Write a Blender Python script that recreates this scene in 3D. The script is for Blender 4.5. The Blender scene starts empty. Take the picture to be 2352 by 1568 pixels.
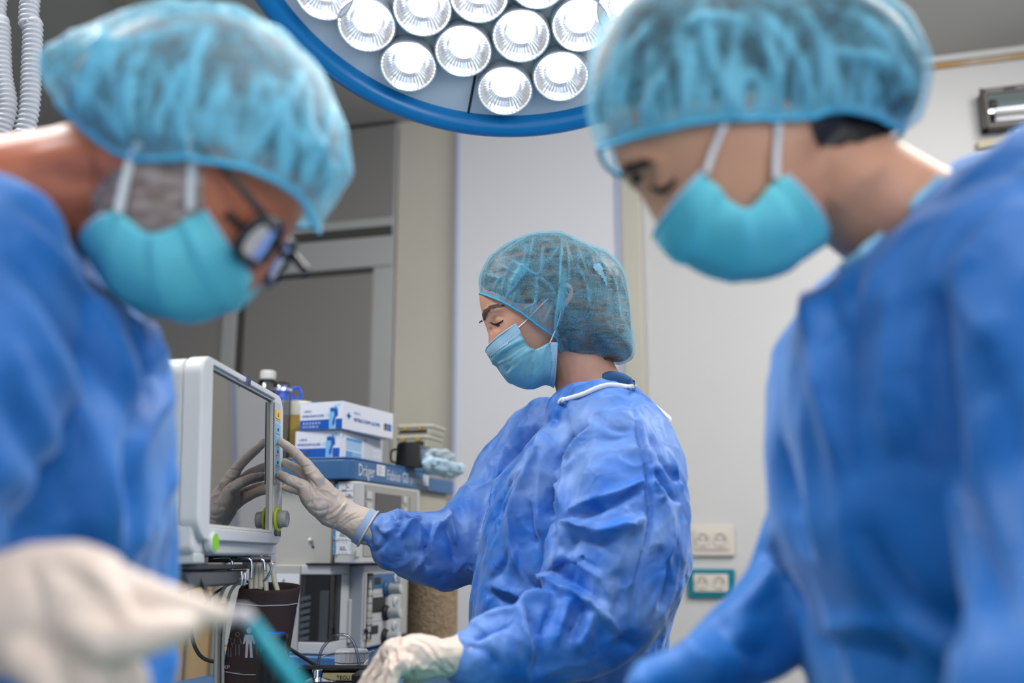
import bpy, bmesh, math, random
import numpy as np
from mathutils import Vector, Matrix, Euler, noise as mnoise
from mathutils.bvhtree import BVHTree
random.seed(7)
D = bpy.data
SC = bpy.context.scene
COL = SC.collection
PI = math.pi
R = math.radians

# ------------------------------------------------------------------ camera
PITCH = R(11.85)
CAMZ = 1.15
FPX = 2352 * 35.0 / 36.0
CAM = Vector((0, 0, CAMZ))
cam_d = D.cameras.new('camera'); cam_o = D.objects.new('camera', cam_d); COL.objects.link(cam_o)
cam_d.lens = 35; cam_d.sensor_width = 36
cam_o.location = CAM; cam_o.rotation_euler = (PI/2 + PITCH, 0, 0)
cam_d.dof.use_dof = True; cam_d.dof.focus_distance = 1.80; cam_d.dof.aperture_fstop = 1.9
cam_d.clip_start = 0.02
SC.camera = cam_o
SC.view_settings.view_transform = 'Standard'; SC.view_settings.look = 'None'
SC.view_settings.gamma = 1; SC.view_settings.use_curve_mapping = False
SC.view_settings.exposure = 0.64
cy = SC.cycles
cy.max_bounces = 6; cy.diffuse_bounces = 2; cy.glossy_bounces = 3; cy.transmission_bounces = 4; cy.transparent_max_bounces = 8
cy.use_denoising = True; cy.use_adaptive_sampling = True; cy.adaptive_threshold = 0.06
cy.caustics_reflective = False; cy.caustics_refractive = False; cy.sample_clamp_indirect = 4

F_ = Vector((0, math.cos(PITCH), math.sin(PITCH))); U_ = Vector((0, -math.sin(PITCH), math.cos(PITCH)))
def ray(px, py):
    return F_ + Vector((1, 0, 0)) * ((px - 1176) / FPX) - U_ * ((py - 784) / FPX)
def P(px, py, Y):
    "point of the place at distance Y seen in that direction"
    d = ray(px, py); return CAM + d * (Y / d.y)
def proj(v):
    w = v - CAM; z = w.dot(F_)
    return 1176 + FPX * w.x / z, 784 - FPX * w.dot(U_) / z
def hit(px, py, o, n):
    d = ray(px, py); return CAM + d * ((o - CAM).dot(n) / d.dot(n))

# ------------------------------------------------------------------ world + lights
wd = D.worlds.new('world'); SC.world = wd; wd.use_nodes = True
wd.node_tree.nodes['Background'].inputs[0].default_value = (0.75, 0.82, 0.95, 1)
wd.node_tree.nodes['Background'].inputs[1].default_value = 0.8
def area(name, loc, target, size, power, col=(1, 1, 1), sy=None, spread=None):
    l = D.lights.new(name, 'AREA'); l.energy = power; l.color = col; l.shape = 'RECTANGLE'; l.size = size; l.size_y = sy or size
    if spread: l.spread = spread
    o = D.objects.new(name, l); COL.objects.link(o); o.location = loc
    o.rotation_euler = (Vector(target) - Vector(loc)).to_track_quat('-Z', 'Y').to_euler(); return o
area('ceiling_area_light', (0.2, 0.2, 2.88), (0.3, 1.8, 0.9), 1.2, 17, (1.0, 0.98, 0.95), 0.6)
area('ceiling_area_light', (1.5, 1.9, 2.88), (1.0, 2.4, 0.8), 1.2, 32, (1.0, 0.98, 0.95), 0.4)
area('ceiling_area_light', (-1.3, 1.5, 2.88), (-0.6, 1.7, 0.8), 1.0, 26, (1.0, 0.98, 0.95), 0.4)  # added light out of view, brightens chest and face from the left
area('rear_fill_light', (1.9, -1.6, 1.7), (0, 1.8, 1.1), 1.6, 15, (0.93, 0.97, 1.0), 1.4)  # unseen soft fill from behind right; no window stands there

# ------------------------------------------------------------------ materials
MATS = {}
def srgb(r, g, b):
    f = lambda c: (c/255/12.92) if c/255 <= 0.04045 else ((c/255+0.055)/1.055)**2.4
    return (f(r), f(g), f(b))
def mat(name, col=(0.5,)*3, rough=0.5, metal=0.0, spec=0.5, sss=0, sssr=(1, .3, .15), trans=0, ior=1.45, emit=None, es=0,
        nscale=0, ncol=None, nmix=0.5, bump=0, bscale=200, coat=0, sheen=0, alpha=1, stretch=None):
    if name in MATS: return MATS[name]
    m = D.materials.new(name); m.use_nodes = True; nt = m.node_tree; b = nt.nodes['Principled BSDF']
    b.inputs['Base Color'].default_value = (*col, 1); b.inputs['Roughness'].default_value = rough
    b.inputs['Metallic'].default_value = metal; b.inputs['Specular IOR Level'].default_value = spec
    b.inputs['IOR'].default_value = ior; b.inputs['Transmission Weight'].default_value = trans
    b.inputs['Coat Weight'].default_value = coat; b.inputs['Sheen Weight'].default_value = sheen; b.inputs['Alpha'].default_value = alpha
    if sss:
        b.inputs['Subsurface Weight'].default_value = sss; b.inputs['Subsurface Radius'].default_value = sssr
        b.inputs['Subsurface Scale'].default_value = 0.008
    if emit:
        b.inputs['Emission Color'].default_value = (*emit, 1); b.inputs['Emission Strength'].default_value = es
    tc = None
    if nscale or bump:
        tc = nt.nodes.new('ShaderNodeTexCoord'); src = tc.outputs['Object']
        if stretch:
            mp = nt.nodes.new('ShaderNodeMapping'); mp.inputs['Scale'].default_value = stretch
            nt.links.new(src, mp.inputs[0]); src = mp.outputs[0]
    if nscale:
        n = nt.nodes.new('ShaderNodeTexNoise'); n.inputs['Scale'].default_value = nscale; n.inputs['Detail'].default_value = 4
        nt.links.new(src, n.inputs['Vector'])
        r = nt.nodes.new('ShaderNodeValToRGB'); r.color_ramp.elements[0].position = 0.5 - nmix/2; r.color_ramp.elements[1].position = 0.5 + nmix/2
        r.color_ramp.elements[0].color = (*col, 1); r.color_ramp.elements[1].color = (*(ncol or col), 1)
        nt.links.new(n.outputs['Fac'], r.inputs[0]); nt.links.new(r.outputs[0], b.inputs['Base Color'])
    if bump:
        n2 = nt.nodes.new('ShaderNodeTexNoise'); n2.inputs['Scale'].default_value = bscale; n2.inputs['Detail'].default_value = 3
        nt.links.new(src, n2.inputs['Vector'])
        bp = nt.nodes.new('ShaderNodeBump'); bp.inputs['Strength'].default_value = bump; bp.inputs['Distance'].default_value = 0.002
        nt.links.new(n2.outputs['Fac'], bp.inputs['Height']); nt.links.new(bp.outputs[0], b.inputs['Normal'])
    MATS[name] = m; return m

# ------------------------------------------------------------------ mesh helpers
class MB:
    def __init__(s): s.v = []; s.f = []; s.mi = []
    def add(s, vs, fs, mi=0):
        o = len(s.v); s.v += [Vector(v) for v in vs]; s.f += [tuple(i + o for i in f) for f in fs]; s.mi += [mi] * len(fs); return s
    def box(s, c, d, mi=0, M=None):
        x, y, z = [k/2 for k in d]; c = Vector(c)
        vs = [Vector((i*x, j*y, k*z)) for i in (-1, 1) for j in (-1, 1) for k in (-1, 1)]
        if M: vs = [M @ v for v in vs]
        return s.add([c + v for v in vs], [(0, 1, 3, 2), (4, 6, 7, 5), (0, 4, 5, 1), (2, 3, 7, 6), (0, 2, 6, 4), (1, 5, 7, 3)], mi)
    def bb(s, a, b, mi=0):
        a = Vector(a); b = Vector(b); return s.box((a+b)/2, [abs(k) for k in (b-a)], mi)
    def lathe(s, prof, o=(0, 0, 0), ax=(0, 0, 1), n=32, mi=0):
        "prof: (radius, height) list revolved about ax"
        o = Vector(o); q = Vector((0, 0, 1)).rotation_difference(Vector(ax).normalized())
        vs = []; fs = []
        for r, h in prof:
            for i in range(n):
                a = 2*PI*i/n; vs.append(o + q @ Vector((r*math.cos(a), r*math.sin(a), h)))
        for j in range(len(prof)-1):
            for i in range(n):
                k = (i+1) % n; fs.append((j*n+i, j*n+k, (j+1)*n+k, (j+1)*n+i))
        return s.add(vs, fs, mi)
    def cyl(s, p0, p1, r0, r1=None, n=24, mi=0):
        p0 = Vector(p0); p1 = Vector(p1); L = (p1-p0).length; r1 = r0 if r1 is None else r1
        return s.lathe([(0, 0), (r0, 0), (r1, L), (0, L)], p0, p1-p0, n, mi)
    def tube(s, pts, r, n=10, sub=6, mi=0, closed=False, flat=1.0, upv=None, cap=True):
        "swept tube; r number or list (number or (ra, rb))"
        pts = [Vector(p) for p in pts]; rr = r if isinstance(r, (list, tuple)) and len(r) == len(pts) else [r]*len(pts)
        rr = [(k, k*flat) if not isinstance(k, (list, tuple)) else k for k in rr]
        P_, Q_ = spline(pts, rr, sub, closed)
        if closed: P_ = P_[:-1]; Q_ = Q_[:-1]
        N = len(P_); vs = []; fs = []; prev = None
        for i in range(N):
            a = P_[(i-1) % N] if (closed or i > 0) else P_[0]; b = P_[(i+1) % N] if (closed or i < N-1) else P_[-1]
            t = (b-a).normalized()
            if upv is not None: u = (Vector(upv) - t*Vector(upv).dot(t)).normalized()
            elif prev is None:
                u = t.orthogonal().normalized()
            else: u = (prev - t*prev.dot(t)).normalized()
            prev = u; w = t.cross(u)
            for k in range(n):
                g = 2*PI*k/n; vs.append(P_[i] + u*(math.cos(g)*Q_[i][0]) + w*(math.sin(g)*Q_[i][1]))
        for i in range(N if closed else N-1):
            j = (i+1) % N
            for k in range(n):
                l = (k+1) % n; fs.append((i*n+k, i*n+l, j*n+l, j*n+k))
        if not closed and cap:
            fs.append(tuple(range(n-1, -1, -1))); fs.append(tuple((N-1)*n+k for k in range(n)))
        return s.add(vs, fs, mi)
    def limb(s, pts, r, n=20, sub=6, upv=None):
        "tube with rounded ends for union"
        s.tube(pts, r, n, sub, upv=upv)
        for p, q in ((pts[0], r[0]), (pts[-1], r[-1])):
            q = q if isinstance(q, (int, float)) else min(q); s.ball(p, q)
        return s
    def ball(s, c, r, n=16, m=10, mi=0, rot=None):
        r = (r, r, r) if isinstance(r, (int, float)) else r; vs = []; fs = []; c = Vector(c)
        for j in range(m+1):
            a = PI*j/m
            for i in range(n):
                b = 2*PI*i/n; v = Vector((r[0]*math.sin(a)*math.cos(b), r[1]*math.sin(a)*math.sin(b), r[2]*math.cos(a)))
                if rot: v = rot @ v
                vs.append(c + v)
        for j in range(m):
            for i in range(n):
                k = (i+1) % n; fs.append((j*n+i, (j+1)*n+i, (j+1)*n+k, j*n+k))
        return s.add(vs, fs, mi)
    def prism(s, poly, h0, h1, M=None, mi=0):
        n = len(poly); vs = [Vector((x, y, h0)) for x, y in poly] + [Vector((x, y, h1)) for x, y in poly]
        if M: vs = [M @ v for v in vs]
        fs = [tuple(range(n-1, -1, -1)), tuple(range(n, 2*n))] + [(i, (i+1) % n, n+(i+1) % n, n+i) for i in range(n)]
        return s.add(vs, fs, mi)
    def mesh(s, name='m'):
        me = D.meshes.new(name); me.from_pydata([tuple(v) for v in s.v], [], s.f); me.update()
        bm = bmesh.new(); bm.from_mesh(me)
        if s.mi:
            for f, k in zip(bm.faces, s.mi): f.material_index = k
        bmesh.ops.remove_doubles(bm, verts=bm.verts, dist=1e-6)
        bmesh.ops.recalc_face_normals(bm, faces=bm.faces); bm.to_mesh(me); bm.free(); return me
    def build(s, name, m, parent=None, smooth=False, bevel=0, world=False, segs=2, mods=None):
        return mkobj(name, s.mesh(name), m, parent, smooth, bevel, world, segs)
def spline(pts, rr, sub, closed=False):
    n = len(pts); A = []; B = []
    if n < 3: sub = 1 if n < 2 else sub
    rng = n if closed else n-1
    for i in range(rng):
        g = (lambda k: pts[k % n]) if closed else (lambda k: pts[min(max(k, 0), n-1)])
        h = (lambda k: rr[k % n]) if closed else (lambda k: rr[min(max(k, 0), n-1)])
        for j in range(sub):
            t = j/sub
            c = [(-t**3+2*t*t-t)/2, (3*t**3-5*t*t+2)/2, (-3*t**3+4*t*t+t)/2, (t**3-t*t)/2]
            A.append(g(i-1)*c[0] + g(i)*c[1] + g(i+1)*c[2] + g(i+2)*c[3])
            B.append(tuple(h(i)[k]*(1-t) + h(i+1)[k]*t for k in range(2)))
    A.append(pts[0] if closed else pts[-1]); B.append(rr[0] if closed else rr[-1]); return A, B
def attach(o, parent, world):
    COL.objects.link(o)
    if parent:
        o.parent = parent
        if world: o.matrix_parent_inverse = wmat(parent).inverted()
def wmat(o):
    M = Matrix.LocRotScale(o.location, o.rotation_euler, o.scale)
    return (wmat(o.parent) @ o.matrix_parent_inverse @ M) if o.parent else M
def mkobj(name, me, m, parent=None, smooth=False, bevel=0, world=False, segs=2):
    o = D.objects.new(name, me)
    ms = m if isinstance(m, (list, tuple)) else [m]
    for k in ms: me.materials.append(k)
    if smooth: me.polygons.foreach_set('use_smooth', [True]*len(me.polygons))
    if bevel:
        b = o.modifiers.new('bevel', 'BEVEL'); b.width = bevel; b.segments = segs; b.limit_method = 'ANGLE'; b.harden_normals = False
        me.polygons.foreach_set('use_smooth', [True]*len(me.polygons))
        w = o.modifiers.new('wn', 'WEIGHTED_NORMAL')
    attach(o, parent, world); return o
def tag(o, label=None, cat=None, group=None, kind=None):
    if label: o['label'] = label
    if cat: o['category'] = cat
    if group: o['group'] = group
    if kind: o['kind'] = kind
    return o
def thing(name, label, cat, loc=(0, 0, 0), rz=0, group=None):
    o = D.objects.new(name, None); COL.objects.link(o); o.location = loc; o.rotation_euler = (0, 0, rz); o.empty_display_size = 0.05
    return tag(o, label, cat, group)
def text(name, s, size, M, m, parent, sx=1.0, ext=0.0002, align='LEFT', world=False):
    c = D.curves.new(name, 'FONT'); c.body = s; c.size = size; c.extrude = ext; c.align_x = align; c.resolution_u = 3
    t = D.objects.new('tmp', c); COL.objects.link(t); dg = bpy.context.evaluated_depsgraph_get()
    me = D.meshes.new_from_object(t.evaluated_get(dg), depsgraph=dg); D.objects.remove(t); D.curves.remove(c)
    me.transform(M @ Matrix.Diagonal((sx, 1, 1, 1))); me.name = name; me.materials.clear(); me.materials.append(m)
    o = D.objects.new(name, me); attach(o, parent, world); return o
def frame(o, x, y):
    x = Vector(x).normalized(); y = Vector(y); z = x.cross(y).normalized(); y = z.cross(x)
    M = Matrix((x, y, z)).transposed().to_4x4(); M.translation = Vector(o); return M

# organic tools --------------------------------------------------
def union(mb, voxel, smooth=4, name='m'):
    me = mb.mesh(name); o = D.objects.new('tmp', me); COL.objects.link(o)
    r = o.modifiers.new('r', 'REMESH'); r.mode = 'VOXEL'; r.voxel_size = voxel; r.adaptivity = 0
    if smooth: k = o.modifiers.new('s', 'SMOOTH'); k.iterations = smooth; k.factor = 0.5
    dg = bpy.context.evaluated_depsgraph_get(); me2 = D.meshes.new_from_object(o.evaluated_get(dg), depsgraph=dg)
    D.objects.remove(o); D.meshes.remove(me); me2.materials.clear(); return me2
def getco(me):
    a = np.empty(len(me.vertices)*3); me.vertices.foreach_get('co', a); return a.reshape(-1, 3)
def getno(me):
    a = np.empty(len(me.vertices)*3); me.vertex_normals.foreach_get('vector', a); return a.reshape(-1, 3)
def setco(me, a): me.vertices.foreach_set('co', a.ravel()); me.update()
def polydist(co, pl):
    "distance of each point to a 3-D polyline, with parameter 0..1"
    best = np.full(len(co), 1e9); par = np.zeros(len(co)); L = [0.0]
    for a, b in zip(pl[:-1], pl[1:]): L.append(L[-1] + (b-a).length)
    for i, (a, b) in enumerate(zip(pl[:-1], pl[1:])):
        a = np.array(a); b = np.array(b); d = b-a; l2 = d.dot(d) + 1e-12
        t = np.clip((co-a).dot(d)/l2, 0, 1); q = np.linalg.norm(co - (a + t[:, None]*d), axis=1)
        k = q < best; best[k] = q[k]; par[k] = (L[i] + t[k]*math.sqrt(l2))/L[-1]
    return best, par
def sculpt(me, strokes, fold=None, taper=True):
    """strokes: (points seen from the front, width m, height m): ridge (+) or crease (-) pressed into the surface.
    a crease list entry may carry a 4th item: sharpness"""
    bvh = BVHTree.FromPolygons([Vector(v) for v in getco(me)], [tuple(p.vertices) for p in me.polygons])
    co0 = getco(me); no = getno(me); disp = np.zeros(len(co0)); fa = np.zeros(len(co0)) if fold is None else fold
    for st in strokes:
        pts, wid, amp = st[:3]; sh = st[3] if len(st) > 3 else 2.0
        pp, _ = spline([Vector((p[0], p[1], 0)) for p in pts], [(0, 0)]*len(pts), 4) if len(pts) > 1 else ([Vector((*pts[0], 0))]*2, 0)
        pl = []
        for q in pp:
            h = bvh.ray_cast(CAM, ray(q.x, q.y).normalized())
            if h[0] is not None: pl.append(h[0])
        if not pl: continue
        if len(pl) == 1: pl.append(pl[0] + Vector((1e-5, 0, 0)))
        d, t = polydist(co0, pl)
        k = d < wid*3.2
        prof = np.exp(-np.power(np.abs(d[k])/wid, sh))
        if taper and len(pts) > 1: prof = prof * np.clip(np.minimum(t[k], 1-t[k])*5 + 0.25, 0, 1)
        disp[k] += amp*prof; fa[k] += np.abs(prof)*(1 if amp > 0 else 0.35)
    setco(me, co0 + no*disp[:, None]); return fa
def crumple(me, sc, amp, stretch=(1, 1, 1), seed=0, kind='vor', mask=None):
    co = getco(me); no = getno(me); d = np.zeros(len(co)); sv = Vector((seed*3.7, seed*1.3, seed*7.1))
    for i, c in enumerate(co):
        p = Vector((c[0]*stretch[0], c[1]*stretch[1], c[2]*stretch[2]))*sc + sv
        w = mnoise.noise_vector(p*0.6)*0.55
        if kind == 'vor':
            q = mnoise.voronoi(p + w)[0]; d[i] = min(q[1]-q[0], 0.55) - 0.25
        elif kind == 'ridge':
            d[i] = 0.5 - abs(mnoise.noise(p + w))*2.2
        else: d[i] = mnoise.noise(p + w)
    if mask is not None: d *= mask
    setco(me, co + no*(d*amp)[:, None])
def smooth_me(me, it=2, f=0.5):
    bm = bmesh.new(); bm.from_mesh(me)
    for _ in range(it): bmesh.ops.smooth_vert(bm, verts=bm.verts, factor=f, use_axis_x=True, use_axis_y=True, use_axis_z=True)
    bm.to_mesh(me); bm.free(); me.update()
def setattr_(me, name, arr):
    a = me.attributes.new(name, 'FLOAT', 'POINT'); a.data.foreach_set('value', np.clip(arr, 0, 1).astype(np.float32))

# ================================================================== the room
TH = R(15.8)
WU = Vector((math.cos(TH), -math.sin(TH), 0)); WN = Vector((math.sin(TH), math.cos(TH), 0)); WO = Vector((0, 3.9, 0)); UP = Vector((0, 0, 1))
CEIL = 2.965
def W(px, py, off=0.0):
    "u, z on the back wall plane (off = distance in front of it)"
    h = hit(px, py, WO - WN*off, WN); return (h - WO).dot(WU), h.z
MW = Matrix((WU, WN, UP)).transposed().to_4x4(); MW.translation = WO      # wall frame: x along, y into, z up
def wroot(name, label, cat): 
    o = thing(name, label, cat, WO, -TH); return o
m_wall = mat('wall_paint', srgb(197, 196, 195), 0.75, nscale=1.2, ncol=srgb(189, 188, 188), nmix=0.6, bump=0.05, bscale=120)
m_wallb = mat('beige_paint', srgb(184, 180, 168), 0.7, nscale=1.5, ncol=srgb(174, 170, 158), nmix=0.6)
m_panel = mat('white_panel', srgb(203, 204, 209), 0.55)
m_ceil = mat('ceiling_paint', srgb(190, 187, 182), 0.85, nscale=0.8, ncol=srgb(180, 178, 174), nmix=0.7)
m_floor = mat('floor_vinyl', srgb(120, 132, 128), 0.4, nscale=3, ncol=srgb(100, 114, 112))
m_frameg = mat('grey_aluminium', srgb(158, 158, 158), 0.45, 0.1)
m_glassg = mat('dark_grey_glass', srgb(122, 120, 118), 0.35)
m_gap = mat('dark_gap', srgb(58, 57, 55), 0.7)
def wbox(name, u0, u1, z0, z1, t0, t1, m, parent=None, kind=None, bevel=0.003):
    "box on the wall: sticks out from t0 to t1 in front of the plane"
    b = MB().bb((u0, -t1, z0), (u1, -t0, z1))
    if parent is None:
        o = b.build(name, m, None, bevel=bevel); o.location = WO; o.rotation_euler = (0, 0, -TH)
        if kind: o['kind'] = kind
        return o
    return b.build(name, m, parent, bevel=bevel)
fl = MB().bb((-3.6, -2.4, -0.1), (3.4, 5.6, 0)).build('floor', m_floor); fl['kind'] = 'structure'
ce = MB().bb((-3.6, -2.4, CEIL), (3.4, 5.6, CEIL+0.1)).build('ceiling', m_ceil); ce['kind'] = 'structure'
wb = MB().bb((-3.5, 0, 0), (3.0, 0.12, CEIL)).build('wall_back', m_wall); wb.location = WO; wb.rotation_euler = (0, 0, -TH); wb['kind'] = 'structure'
wl = MB().bb((-3.6, -2.4, 0), (-3.45, 5.2, CEIL)).build('wall_left', m_wall); wl['kind'] = 'structure'
wr = MB().bb((2.75, -2.4, 0), (2.9, 3.1, CEIL)).build('wall_right', m_wall); wr['kind'] = 'structure'
# beige pier between the glazed screen and the white panel, and the one right of the panel
u912 = W(912, 500)[0]; u1000 = W(1005, 500)[0]; u1066 = W(1062, 650)[0]; u1420 = W(1420, 450)[0]; u1478 = W(1478, 600)[0]
wbox('trim_1', u912+0.005, u1066, 0, CEIL, 0, 0.012, m_wallb, kind='structure')
wbox('trim_2', u1420, u1478, 0, CEIL, 0, 0.03, m_wallb, kind='structure', bevel=0.012)
wbox('trim_3', u1066-0.008, u1420+0.004, 0, 2.945, 0, 0.05, m_panel, kind='structure', bevel=0.004)
e1 = wbox('trim_4', u1066-0.018, u1066-0.002, 0, 2.945, 0, 0.055, mat('bluish_edge', srgb(160, 166, 196), 0.5), kind='structure')
e2 = wbox('trim_5', u1420-0.006, u1420+0.010, 0, 2.945, 0.01, 0.056, MATS['bluish_edge'], kind='structure')
# cornice with rust stain on the right
m_stain = mat('stained_cornice', srgb(176, 172, 162), 0.7, nscale=2.2, ncol=srgb(168, 128, 72), nmix=0.12, stretch=(1, 1, 0.2))
wbox('trim_6', u1478, 2.95, CEIL-0.028, CEIL-0.001, 0, 0.02, m_wall, kind='structure')
wbox('trim_7', u1478, 2.95, CEIL-0.05, CEIL-0.028, 0, 0.012, m_stain, kind='structure')
# glazed screen with a door leaf on the left
dr = wroot('door_1', None, None); dr['kind'] = 'structure'
uL = W(100, 700)[0]; ztop = W(860, 290)[1]
z_r0 = W(860, 505)[1]; z_r1 = W(860, 525)[1]; z_r2 = W(860, 548)[1]; z_d = W(800, 624)[1]; z_d2 = W(800, 634)[1]
uR = u912; u_in = W(898, 800)[0]; u_pane = W(858, 800)[0]; u_l0 = W(520, 780)[0]; u_l1 = W(552, 780)[0]; u_l2 = W(566, 780)[0]
wbox('frame', uL, uR, 0, 2.94, 0.0, 0.02, m_frameg, dr)
wbox('transom_glass', uL+0.05, u912-0.01, z_r0, ztop-0.01, 0.02, 0.024, m_glassg, dr)
wbox('frame', uL, uR-0.004, z_r2+0.01, z_r0, 0.02, 0.026, m_frameg, dr)
wbox('seal', uL, uR-0.01, z_r2, z_r1, 0.02, 0.03, m_gap, dr)
wbox('frame', u_l0, uR-0.004, z_d+0.005, z_r2, 0.02, 0.03, m_frameg, dr)
wbox('seal', u_l1, u_pane, z_d2, z_d, 0.02, 0.034, m_gap, dr)
wbox('door_panel', u_l2, u_pane, 0.05, z_d2, 0.02, 0.026, m_glassg, dr)
wbox('seal', u_l1, u_l2, 0.05, z_d, 0.02, 0.034, m_gap, dr)
wbox('frame', u_l0, u_l1, 0.05, z_d, 0.02, 0.04, m_frameg, dr)
wbox('side_glass', uL+0.1, u_l0-0.004, 0.05, z_r2, 0.02, 0.026, m_glassg, dr)
wbox('frame', uL+0.1, uR-0.01, ztop-0.008, ztop+0.014, 0.02, 0.036, m_gap, dr)

# emergency light high on the wall, right edge
m_dkhouse = mat('fixture_grey', srgb(98, 94, 92), 0.5, 0.2)
m_mirror = mat('bright_reflector', srgb(225, 225, 228), 0.16, 1.0)
m_blackp = mat('black_plastic', srgb(20, 20, 22), 0.4)
u0, z1 = W(2252, 205, 0.07); u1 = u0 + 0.36; z0 = W(2262, 292, 0.07)[1]
er = wroot('emergency_light', 'grey wall light with a shiny reflector at the right edge, below the stained cornice', 'light fixture')
b = MB(); hz = 0.02
b.bb((u0, -0.07, z1-hz), (u1, 0, z1)); b.bb((u0, -0.07, z0), (u1, 0, z0+hz*0.7)); b.bb((u0, -0.07, z0), (u0+0.022, 0, z1)); b.bb((u1-0.02, -0.07, z0), (u1, 0, z1)); b.bb((u0, -0.012, z0), (u1, 0, z1))
b.build('housing', m_dkhouse, er, bevel=0.004)
b = MB(); zz = (z0+z1)/2 - 0.004; hh = (z1-z0)/2 - 0.018
prof = [(-0.014 - 0.04*(1-abs(t)**1.5), zz + hh*t) for t in [-1, -.8, -.6, -.3, 0, .3, .6, .8, 1]]
vs = []; 
for uu in (u0+0.024, u1-0.022):
    for y, z in prof: vs.append((uu, -0.066 - (y + 0.014), z))
n9 = len(prof)
b.add(vs, [(i, i+1, n9+i+1, n9+i) for i in range(n9-1)]); b.build('reflector', m_mirror, er, smooth=True)
MB().cyl((u0+0.04, -0.05, zz-0.008), (u1-0.04, -0.05, zz-0.008), 0.008).build('tube', mat('white_tube', (0.8, 0.8, 0.78), 0.3), er, smooth=True)
MB().bb((u0+0.075, -0.073, z1-0.014), (u0+0.115, -0.069, z1-0.003)).build('button', m_blackp, er, bevel=0.001)
MB().bb((u0+0.03, -0.06, zz+0.012), (u0+0.055, -0.03, zz+0.026)).build('lamp_holder', m_blackp, er, bevel=0.002)
# white cabinet corner below it
u0b, z1b = W(2334, 300, 0.1)
t = wroot('wall_cabinet', 'white cabinet corner below the emergency light at the right edge of the wall', 'cabinet')
MB().bb((u0b, -0.1, z1b-0.5), (u0b+0.3, 0, z1b)).build('body', mat('white_lacquer', srgb(225, 226, 232), 0.4), t, bevel=0.004)
MB().bb((u0b+0.015, -0.108, z1b-0.48), (u0b+0.285, -0.1, z1b-0.015)).build('door', MATS['white_lacquer'], t, bevel=0.003)
u0c, z1c = W(2245, 322, 0.03); u1c, _ = W(2332, 322, 0.03)
ob = MB().bb((u0c, -0.03, z1c-0.03), (u1c-0.01, 0, z1c)); o = ob.build('cable_duct', mat('yellowed_plastic', srgb(178, 168, 140), 0.6), None, bevel=0.003)
o.location = WO; o.rotation_euler = (0, 0, -TH); tag(o, 'yellowed plastic cable duct beside the white cabinet, right edge of the wall', 'cable duct')

# ceiling disc at the top left
t = thing('ceiling_diffuser', 'pale round ceiling fitting at the top edge above the man in glasses', 'ceiling fitting', (0, 0, 0))
dC = hit(322, -28, Vector((0, 0, CEIL)), UP); t.location = (dC.x, dC.y, CEIL)
MB().lathe([(0, 0), (0.13, 0), (0.13, -0.012), (0.1, -0.03), (0, -0.034)]).build('cover', mat('cream_plastic', srgb(196, 190, 170), 0.5), t, smooth=True)
MB().lathe([(0.13, 0), (0.145, 0), (0.145, -0.01), (0.13, -0.012)]).build('ring', m_ceil, t)

# sockets
m_sock = mat('socket_cream', srgb(206, 198, 188), 0.45); m_rimshade = mat('socket_shadow_grey', srgb(120, 112, 98), 0.6)
m_teal = mat('teal_plastic', srgb(0, 116, 134), 0.35)
def socket(px0, py0, px1, py1, mplate, label, name='wall_socket', inner=None):
    u0, z1 = W(px0, py0, 0.02); u1, z0 = W(px1, py1, 0.02)
    t = thing(name, label, 'socket', WO + WU*((u0+u1)/2) + UP*((z0+z1)/2), -TH, 'double wall sockets')
    w = (u1-u0)/2; h = (z1-z0)/2
    MB().box((0, -0.009, 0), (2*w, 0.018, 2*h)).build('plate', mplate, t, bevel=0.006, segs=3)
    iw, ih = inner
    MB().box((0, -0.02, 0.002), (2*iw, 0.008, 2*ih)).build('insert', m_sock, t, bevel=0.002)
    for s in (-1, 1):
        c = Vector((s*iw*0.5, -0.0245, 0.004)); r = ih*0.72
        b = MB(); b.lathe([(r, 0), (r, 0.004), (r*0.86, 0.004), (r*0.8, -0.001), (0, -0.001)], c, (0, -1, 0), 28); k = b.build('outlet', m_sock, t, smooth=False)
        for q in (-1, 1): MB().cyl(c + Vector((q*r*0.4, -0.0005, 0)), c + Vector((q*r*0.4, -0.0022, 0)), r*0.14, n=12).build('hole', m_blackp, k)
        for q in (-1, 1): MB().box(c + Vector((0, -0.001, q*r*0.78)), (r*0.3, 0.004, r*0.2)).build('earth_clip', mat('clip_metal', (0.5, 0.48, 0.42), 0.3, 0.9), k)
        b = MB(); a = [R(k2) for k2 in range(10, 181, 17)]
        b.tube([c + Vector((math.cos(x)*r*0.86, -0.0012, math.sin(x)*r*0.86)) for x in a], r*0.09, 8, 2); b.build('rim_shade', m_rimshade, k, smooth=True)  # dark arc paints the shade under the outlet's upper rim
    return t
socket(1583, 1206, 1688, 1277, m_sock, 'cream double wall socket directly above the teal framed socket', inner=(0.062, 0.034))
socket(1577, 1306, 1690, 1374, m_teal, 'double wall socket in a wide teal frame, below the cream socket', inner=(0.061, 0.031))

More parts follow.
